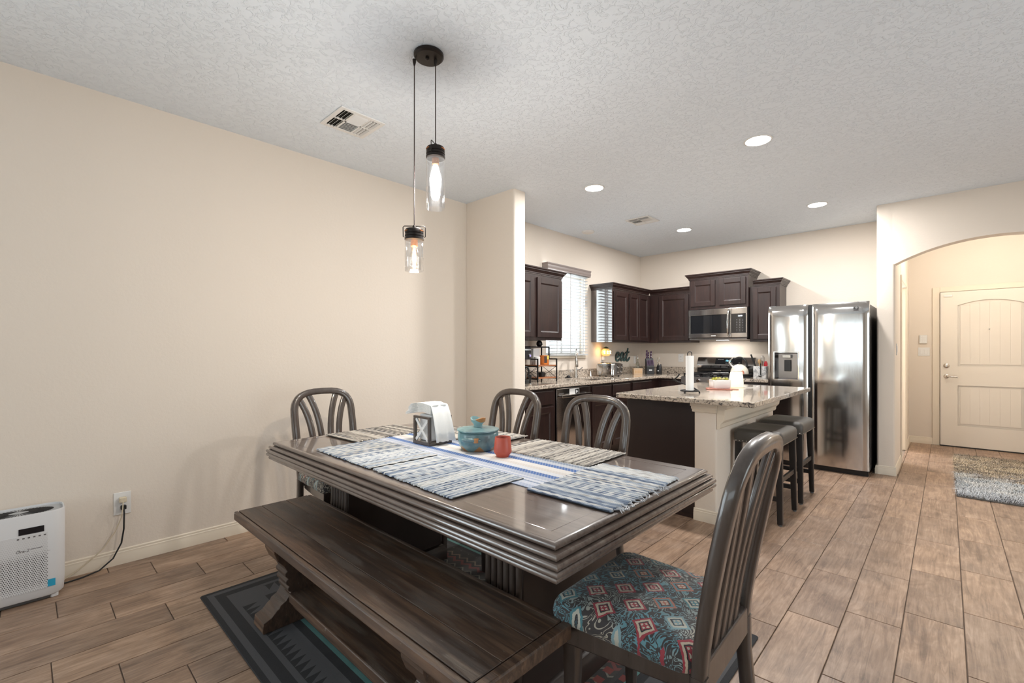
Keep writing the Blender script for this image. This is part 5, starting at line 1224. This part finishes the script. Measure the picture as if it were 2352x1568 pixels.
# napkins: a folded stack standing in the holder, fanned over the top to the left with one leaf hanging to the right
t = thing('napkin_stack', 'white paper napkins fanned out of the wooden holder', 'napkins', (1.565, 1.485, ZS+.0185))
obj('standing_stack', MB().box(-.05, .05, -.045, .045, 0, .135), MT['paper'], t, bevel=.004)
for k in range(11):
    z0 = .138 + k*.0044; y = -.058; ex = -.165 - .006*math.sin(k*.9) + .0038*k
    pts = [Vector((.05, 0, z0+.002)), Vector((0, 0, z0+.012)), Vector((-.06, 0, z0+.010)), Vector((-.11, 0, z0+.002)), Vector((ex, 0, z0-.012))]
    obj('napkin_leaf', MB().ribbon(pts, [Vector((0, 1, 0))]*5, [Vector((0, 0, 1))]*5, .0024, [.10, .115, .12, .12, .115], .1), MT['paper'], t, smooth=60)
rows = []
for i, (x, z) in enumerate(((-.03, .178), (.02, .190), (.055, .186), (.075, .15), (.092, .10), (.108, .05), (.118, .004))):
    f = i/6; w_ = .050 + .012*f; rows.append([(x*.86 + .008*f*math.cos(j*1.5), .006 + w_*(j/8 - .5)*2, z - .004*(j % 2)) for j in range(9)])
mb = MB()
for r_ in rows: mb.v += r_
for i in range(6):
    for j in range(8): mb.f.append((i*9+j, i*9+j+1, (i+1)*9+j+1, (i+1)*9+j))
o = obj('hanging_leaf', mb, MT['paper'], t, smooth=60); o.modifiers.new('thick', 'SOLIDIFY').thickness = .0018
t = thing('pepper_mill', 'small glass and wood pepper mill behind the napkin holder', 'pepper mill', (1.478, 1.612, ZS))
obj('glass_body', MB().lathe([(.026, 0), (.028, .004), (.028, .055), (.024, .07), (.015, .08)], 18), simple('mill_grey', (.20, .22, .23), .25), t, smooth=50)
obj('label', MB().lathe([(.0283, .012), (.0283, .048)], 18, cap=False), simple('mill_label', (.58, .54, .45), .5), t, smooth=50)
obj('wood_top', MB().lathe([(.013, .08), (.014, .12), (.018, .125), (.018, .14), (.012, .144)], 16), MT['wood_lite'], t, smooth=50)
t = thing('lidded_pot', 'teal glazed stoneware pot with lid and brown unglazed foot', 'pot', (1.855, 1.545, ZS))
obj('body', MB().lathe([(.070, 0), (.080, .003), (.094, .025), (.100, .055), (.100, .080), (.096, .090), (.090, .092), (.088, .080), (.07, .012)], 40), MT['teal'], t, smooth=50)
obj('lid', MB().lathe([(.098, .092), (.104, .096), (.103, .101), (.07, .106), (.03, .110), (.020, .114)], 40), MT['teal'], t, smooth=50)
prof = [(.022, .110), (.021, .121), (.026, .128), (.035, .138), (.037, .152), (.033, .154), (.028, .140), (.001, .135)]
mb = MB(); n = 32; rings = []
for r_, z in prof: rings.append([(r_*math.cos(2*math.pi*j/n)*(1+.10*math.cos(4*math.pi*j/n)*(z > .134)), r_*math.sin(2*math.pi*j/n)*(1+.10*math.cos(4*math.pi*j/n)*(z > .134)), z + (.006*math.cos(4*math.pi*j/n) if z > .148 else 0)) for j in range(n)])
obj('lid_knob', mb.loft(rings), MT['knob_glaze'], t, smooth=60)
for a in (-62, 118):
    c, s = math.cos(R(a)), math.sin(R(a))
    P = [Vector((.098*c - s*k*.045, .098*s + c*k*.045, .060 + .004*(1-abs(k)))) + Vector((c, s, 0))*(.014*(1-k*k)) for k in (-1, -.6, -.2, .2, .6, 1)]
    h = obj('lug_handle', MB().tube(P, [.006, .010, .011, .011, .010, .006], 10), MT['teal'], t, smooth=60)
    obj('rolled_end', MB().cyl((P[4].x, P[4].y, .052), (P[4].x, P[4].y, .072), .012, .013, 14), simple('bare_clay', (.42, .20, .08), .5) if a < 0 else MT['wood_lite'], h, smooth=40)
t = thing('tumbler', 'red clay tumbler beside the teal pot', 'tumbler', (2.055, 1.515, ZS))
obj('cup', MB().lathe([(.028, 0), (.029, .004), (.041, .020), (.0415, .026), (.036, .088), (.0345, .0905), (.033, .088), (.037, .03), (.024, .008)], 36), MT['terracotta'], t, smooth=50)
obj('inside', MB().lathe([(.0325, .080), (.0365, .03), (.001, .012)], 30, cap=False), MT['terracotta_in'], t, smooth=50)

# ================================================================== CEILING FIXTURES
pc = (1.652, 1.396)
t = thing('pendant_light', 'two-jar pendant light with bronze canopy hanging over the dining table', 'pendant light', (pc[0], pc[1], H-.0005))
obj('canopy', MB().lathe([(.001, 0), (.070, 0), (.074, -.004), (.074, -.016), (.066, -.024), (.001, -.028)], 36), MT['bronze'], t, smooth=35)
obj('finial', MB().lathe([(.009, -.027), (.009, -.034), (.001, -.040)], 14, (.004, -.012, 0)), MT['bronze'], t, smooth=50)
def jar(dx, dy, ztop, glen, warm, tilt, energy):
    jc = obj('cord', MB().tube([(dx, dy, -.025), (dx, dy, ztop-H+.03)], .0026, 8), simple('brown_cord', (.05, .034, .03), .6), t, smooth=60)
    obj('cord_grip', MB().lathe([(.009, -.024), (.008, -.04), (.004, -.055)], 12, (dx, dy, 0)), MT['bronze'], t, smooth=50)
    zt = ztop - H
    cap = obj('jar_cap', MB().lathe([(.006, .03), (.010, .018), (.042, .010), (.046, .004), (.046, -.012), (.043, -.014), (.043, -.018), (.047, -.020), (.047, -.026), (.044, -.028), (.044, -.034), (.048, -.036), (.048, -.044), (.040, -.045)], 36, (dx, dy, zt)), MT['bronze'], t, smooth=35)
    for a in (20, 140, 260):
        c, s = math.cos(R(a)), math.sin(R(a)); pts = [(dx + .0463*math.cos(R(a+d)), dy + .0463*math.sin(R(a+d)), zt-.002) for d in range(-20, 21, 8)]
        obj('cap_slot', MB().tube(pts, .0028, 6), MT['copper_lit'], cap, smooth=60)
    ca, sa = math.cos(tilt), math.sin(tilt)
    w_ = [(-.048, -.030), (-.055, -.028), (-.056, .020), (-.050, .026), (.050, .026), (.056, .020), (.055, -.028), (.048, -.030)]
    obj('bail_wire', MB().tube([(dx + u*ca, dy + u*sa, zt + z) for u, z in w_], .0022, 6), MT['bronze'], cap, smooth=60)
    gz = zt - .045
    obj('glass_jar', MB().lathe([(.042, 0), (.0475, -.006), (.0475, -glen*.58), (.0482, -glen*.585), (.0475, -glen*.6), (.0465, -glen), (.0450, -glen), (.0455, -.008)], 36, (dx, dy, gz), cap=False), MT['jar'], t, smooth=50)
    obj('socket', MB().lathe([(.018, 0), (.018, -.030), (.014, -.034)], 18, (dx, dy, gz)), simple('socket_' + warm, (.32, .15, .07), .4, .6), t, smooth=40)
    obj('bulb', MB().lathe([(.012, -.034), (.014, -.042), (.026, -.085), (.030, -.105), (.026, -.122), (.012, -.134), (.001, -.136)], 22, (dx, dy, gz), cap=False), MT['bulb_glass' if warm == 'warm' else 'bulb_frost'], t, smooth=60)
    obj('filament', MB().lathe([(.001, -.050), (.007, -.055), (.010, -.085), (.008, -.115), (.001, -.120)], 10, (dx, dy, gz)), MT['bulb_' + warm], t, smooth=60)
    l = bpy.data.lights.new('pendant_bulb', 'POINT'); l.energy = energy; l.shadow_soft_size = .025; l.color = (1, .84, .64) if warm == 'warm' else (1, .985, .965)
    o = bpy.data.objects.new('pendant_bulb', l); COL.objects.link(o); o.parent = t; o.location = (dx, dy, gz-.15)
jar(-.058, -.046, 1.855, .155, 'warm', R(47), 14)
jar(.016, .030, 2.268, .255, 'cool', R(-60), 21)
def can(x, y, lab):
    t = thing('recessed_light', lab, 'ceiling light', (x, y, H-.0005), 0, 'recessed ceiling lights over the kitchen')
    obj('trim_ring', MB().lathe([(.078, 0), (.092, 0), (.092, -.003), (.088, -.005), (.080, -.005), (.078, 0)], 32), MT['white'], t, smooth=40)
    obj('lens', MB().lathe([(.001, -.002), (.0795, -.002), (.0795, -.0055), (.001, -.0055)], 32), MT['led'], t)
    l = bpy.data.lights.new('recessed_lamp', 'AREA'); l.shape = 'DISK'; l.size = .14; l.energy = 26; l.color = (1, .98, .955)
    o = bpy.data.objects.new('recessed_lamp', l); COL.objects.link(o); o.parent = t; o.location = (0, 0, -.012)
can(2.571, 3.567, 'large-looking lit recessed ceiling light above the island, nearest the camera')
can(1.20, 3.581, 'lit recessed ceiling light near the wall pier')
can(1.193, 5.574, 'lit recessed ceiling light nearest the kitchen corner, past the small vent')
can(2.585, 5.541, 'lit recessed ceiling light in front of the refrigerator')
def vent(x, y, s, lab):
    t = thing('ceiling_vent', lab, 'vent', (x, y, H-.0005), 0, 'white ceiling air vents')
    h = s/2; f = .028
    mb = MB()
    for a in ((-h, h, -h, -h+f), (-h, h, h-f, h), (-h, -h+f, -h+f, h-f), (h-f, h, -h+f, h-f)): mb.box(*a, -.009, 0)
    obj('frame', mb, MT['white'], t, bevel=.003)
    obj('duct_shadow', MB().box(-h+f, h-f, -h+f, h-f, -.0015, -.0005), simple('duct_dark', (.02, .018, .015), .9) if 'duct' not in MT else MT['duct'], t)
    n_ = h - f; b1_, b2_ = -n_*.42, n_*.42
    mb = MB().box(-n_, n_, b1_-.006, b1_+.006, -.009, -.002); mb.box(-n_, n_, b2_-.006, b2_+.006, -.009, -.002); mb.box(-.006, .006, -n_, n_, -.009, -.002)
    obj('rib', mb, MT['white'], t)
    def lv(p0, p1, tilt, axis):
        d = Vector((0, math.cos(tilt), math.sin(tilt))) if axis == 'x' else Vector((math.cos(tilt), 0, math.sin(tilt)))
        nn = (Vector(p1)-Vector(p0)).normalized().cross(d)
        obj('louver', MB().ribbon([p0, p1], [d]*2, nn, .0012, .0135, .1), MT['white'], t)
    for xa, xb in ((-n_, -.007), (.007, n_)):
        for k in range(3):
            u = (k+.5)/3
            lv((xa, -n_ + (n_+b1_-.006)*u, -.008), (xb, -n_ + (n_+b1_-.006)*u, -.008), R(52), 'x')
            lv((xa, b2_+.006 + (n_-b2_-.006)*u, -.008), (xb, b2_+.006 + (n_-b2_-.006)*u, -.008), R(128), 'x')
    for k in range(14):
        xk = -n_ + 2*n_*(k+.5)/14
        if abs(xk) < .008: continue
        lv((xk, b1_+.006, -.007), (xk, b2_-.006, -.007), R(128 if xk < 0 else 52), 'y')
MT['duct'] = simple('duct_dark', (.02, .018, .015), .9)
vent(.722, 1.477, .302, 'square white ceiling vent left of the pendant light')
vent(1.018, 4.84, .285, 'square white ceiling vent over the kitchen, between the recessed lights')
t = tag(obj('smoke_detector', MB().lathe([(.001, 0), (.078, 0), (.078, -.006), (.070, -.018), (.001, -.022)], 32), MT['white'], smooth=40), 'round white detector disc on the ceiling near the window', 'detector'); t.location = (.29, 4.836, H-.0005)

# ================================================================== LEFT WALL: OUTLET, CORDS, AIR PURIFIER
plate('wall_outlet', 'white wall outlet with two plugs low on the left wall', (0, .402, .356), (0, 1, 0), (1, 0, 0), .079, .130, 'outlet')
t = thing('power_cord', 'black power cord running from the low outlet down to the purifier', 'cord', (.0085, .405, .335))
obj('plug', rbox(MB(), .014, 0, .026, .026, -.012, .012, .005, .003), MT['cord_black'], t, smooth=40)
obj('cable', MB().tube([(.024, 0, 0), (.034, .001, -.03), (.036, -.001, -.12), (.036, -.012, -.20), (.045, -.05, -.275), (.06, -.11, -.318), (.07, -.18, -.329), (.08, -.24, -.330), (.09, -.275, -.325)], .0042, 8), MT['cord_black'], t, smooth=60)
t = thing('power_cord', 'cream power cord looping from the low outlet to the baseboard', 'cord', (.0085, .402, .382))
obj('plug', rbox(MB(), .016, 0, .03, .034, -.016, .014, .008, .003), MT['cord_cream'], t, smooth=40)
obj('cable', MB().tube([(.028, 0, -.006), (.042, -.004, -.05), (.030, -.008, -.10), (.016, -.035, -.18), (.014, -.085, -.26), (.018, -.13, -.30), (.022, -.19, -.345), (.035, -.25, -.375)], .0030, 8), MT['cord_cream'], t, smooth=60)
t = thing('air_purifier', 'white tower air purifier with dark display on the floor by the left wall', 'air purifier', (.155, -.015, 0))
mb = MB().loft([rr(0,0,.18,.31,.055,.022,7), rr(0,0,.19,.322,.055,.030,7), rr(0,0,.195,.33,.055,.10,7), rr(0,0,.195,.33,.055,.44,7), rr(0,0,.190,.325,.055,.446,7), rr(0,0,.182,.317,.052,.446,7), rr(0,0,.180,.315,.05,.436,7)])
obj('body', mb, MT['grey_white'], t, smooth=45)
obj('base', MB().loft([rr(0,0,.15,.27,.05,.004,7), rr(0,0,.165,.29,.05,.024,7)]), MT['rubber'], t, smooth=45)
for sy in (-.125, .125): obj('foot', rbox(MB(), .05, sy, .05, .03, 0, .022, .008, .003), MT['grey_white'], t, smooth=40)
obj('top_plate', MB().loft([rr(0,0,.179,.314,.05,.4365,7), rr(0,0,.15,.28,.05,.434,7), rr(0,0,.06,.10,.03,.440,7)]), simple('purifier_top', (.42, .43, .44), .5), t, smooth=45)
mb = MB()
for k in range(56):
    a = 2*math.pi*k/56; c, s = math.cos(a), math.sin(a)
    mb.ribbon([(.022*c, .036*s, .4405), (.068*c, .125*s, .4385)], [Vector((-s, c, 0))]*2, Vector((0, 0, 1)), .002, [.0010, .0024], .1)
obj('top_vent_slots', mb, MT['black'], t)
obj('front_grille', MB().box(.0972, .0985, -.085, .10, .065, .345), MT['grille'], t)
obj('display', MB().box(.0985, .0998, -.0, .088, .352, .382), simple('display_dark', (.004, .005, .009), .12), t)
for k in range(6): obj('button_icon', MB().box(.0985, .0991, -.006+k*.0185, .002+k*.0185, .331, .337), MT['ink'], t)
text_mesh('\u00d6ra-2', .019, MT['ink'], t, frame_M((.0989, .012, .272), (0, 1, 0), (0, 0, 1)), 'brand_lettering', shear=.25)
obj('brand_rule', MB().box(.0985, .0989, .040, .082, .274, .2765), MT['ink'], t)
obj('seam_line', MB().box(.0974, .0978, -.11, .11, .2495, .2505), MT['ink'], t)
obj('energy_sticker', MB().box(.0975, .0982, .100, .128, .068, .104), MT['blue_label'], t)

# ================================================================== FOYER
t = thing('shag_rug', 'grey and tan shag rug on the foyer floor before the front door', 'rug', (4.06, 6.58, 0))
SW, SD = .91, 2.14
obj('backing', rbox(MB(), 0, 0, SW, SD, .0005, .010, .02, .002), simple('rug_backing', (.12, .11, .10), .95), t)
random.seed(21); mb = MB(); nx, ny = 84, 196
for i in range(nx):
    for j in range(ny):
        x = -SW/2 + SW*(i+random.random())/nx; y = -SD/2 + SD*(j+random.random())/ny
        a = random.uniform(0, 6.28); ln = random.uniform(.03, .055); hgt = random.uniform(.014, .030); w_ = random.uniform(.0016, .0032)
        d = Vector((math.cos(a), math.sin(a), 0)); s_ = Vector((-d.y, d.x, 0)); b = Vector((x, y, .008))
        m1 = b + d*ln*.35 + Vector((0, 0, hgt)); e = b + d*ln + Vector((0, 0, hgt*.55))
        mb.add([b-s_*w_, b+s_*w_, m1+s_*w_, m1-s_*w_, e], [(0, 1, 2, 3), (3, 2, 4)])
me = bpy.data.meshes.new('pile'); me.from_pydata(mb.v, [], mb.f); me.materials.append(MT['shag'])
o = bpy.data.objects.new('pile', me); COL.objects.link(o); o.parent = t; o['kind'] = 'stuff'
plate('light_switch', 'white double rocker switch plate left of the front door', (3.318, FY, 1.243), (1, 0, 0), (0, -1, 0), .118, .116, 'rocker2')
t = thing('alarm_keypad', 'small white alarm keypad above the double switch in the foyer', 'keypad', (3.312, FY-.0005, 1.41))
obj('case', rbox(MB(), 0, -.011, .082, .020, -.055, .058, .008, .004), MT['white'], t, smooth=40)
for r_ in range(4):
    for c_ in range(3): obj('key', MB().box(-.024+c_*.018, -.012+c_*.018, -.0225, -.0212, .028-r_*.02, .038-r_*.02), MT['paper'], t, bevel=.001)
plate('light_switch', 'narrow switch plate on the arch jamb beside the refrigerator', (AX1, 6.18, 1.27), (0, 1, 0), (1, 0, 0), .072, .118, 'rocker')
l = bpy.data.lights.new('foyer_lamp', 'POINT'); l.energy = 25; l.color = (1, .92, .79); l.shadow_soft_size = .10
t = thing('foyer_ceiling_lamp', 'flush frosted ceiling lamp inside the foyer, hidden above the arch', 'ceiling light', (3.95, 7.2, H-.0005))
obj('pan', MB().lathe([(.001, 0), (.15, 0), (.15, -.02), (.001, -.02)], 28), MT['bronze'], t, smooth=40)
obj('bowl', MB().lathe([(.145, -.02), (.14, -.05), (.10, -.085), (.001, -.10)], 28, cap=False), emit('frosted_bowl', (1, .88, .68), 3.5), t, smooth=50)
o = bpy.data.objects.new('foyer_lamp', l); COL.objects.link(o); o.parent = t; o.location = (0, 0, -.22)
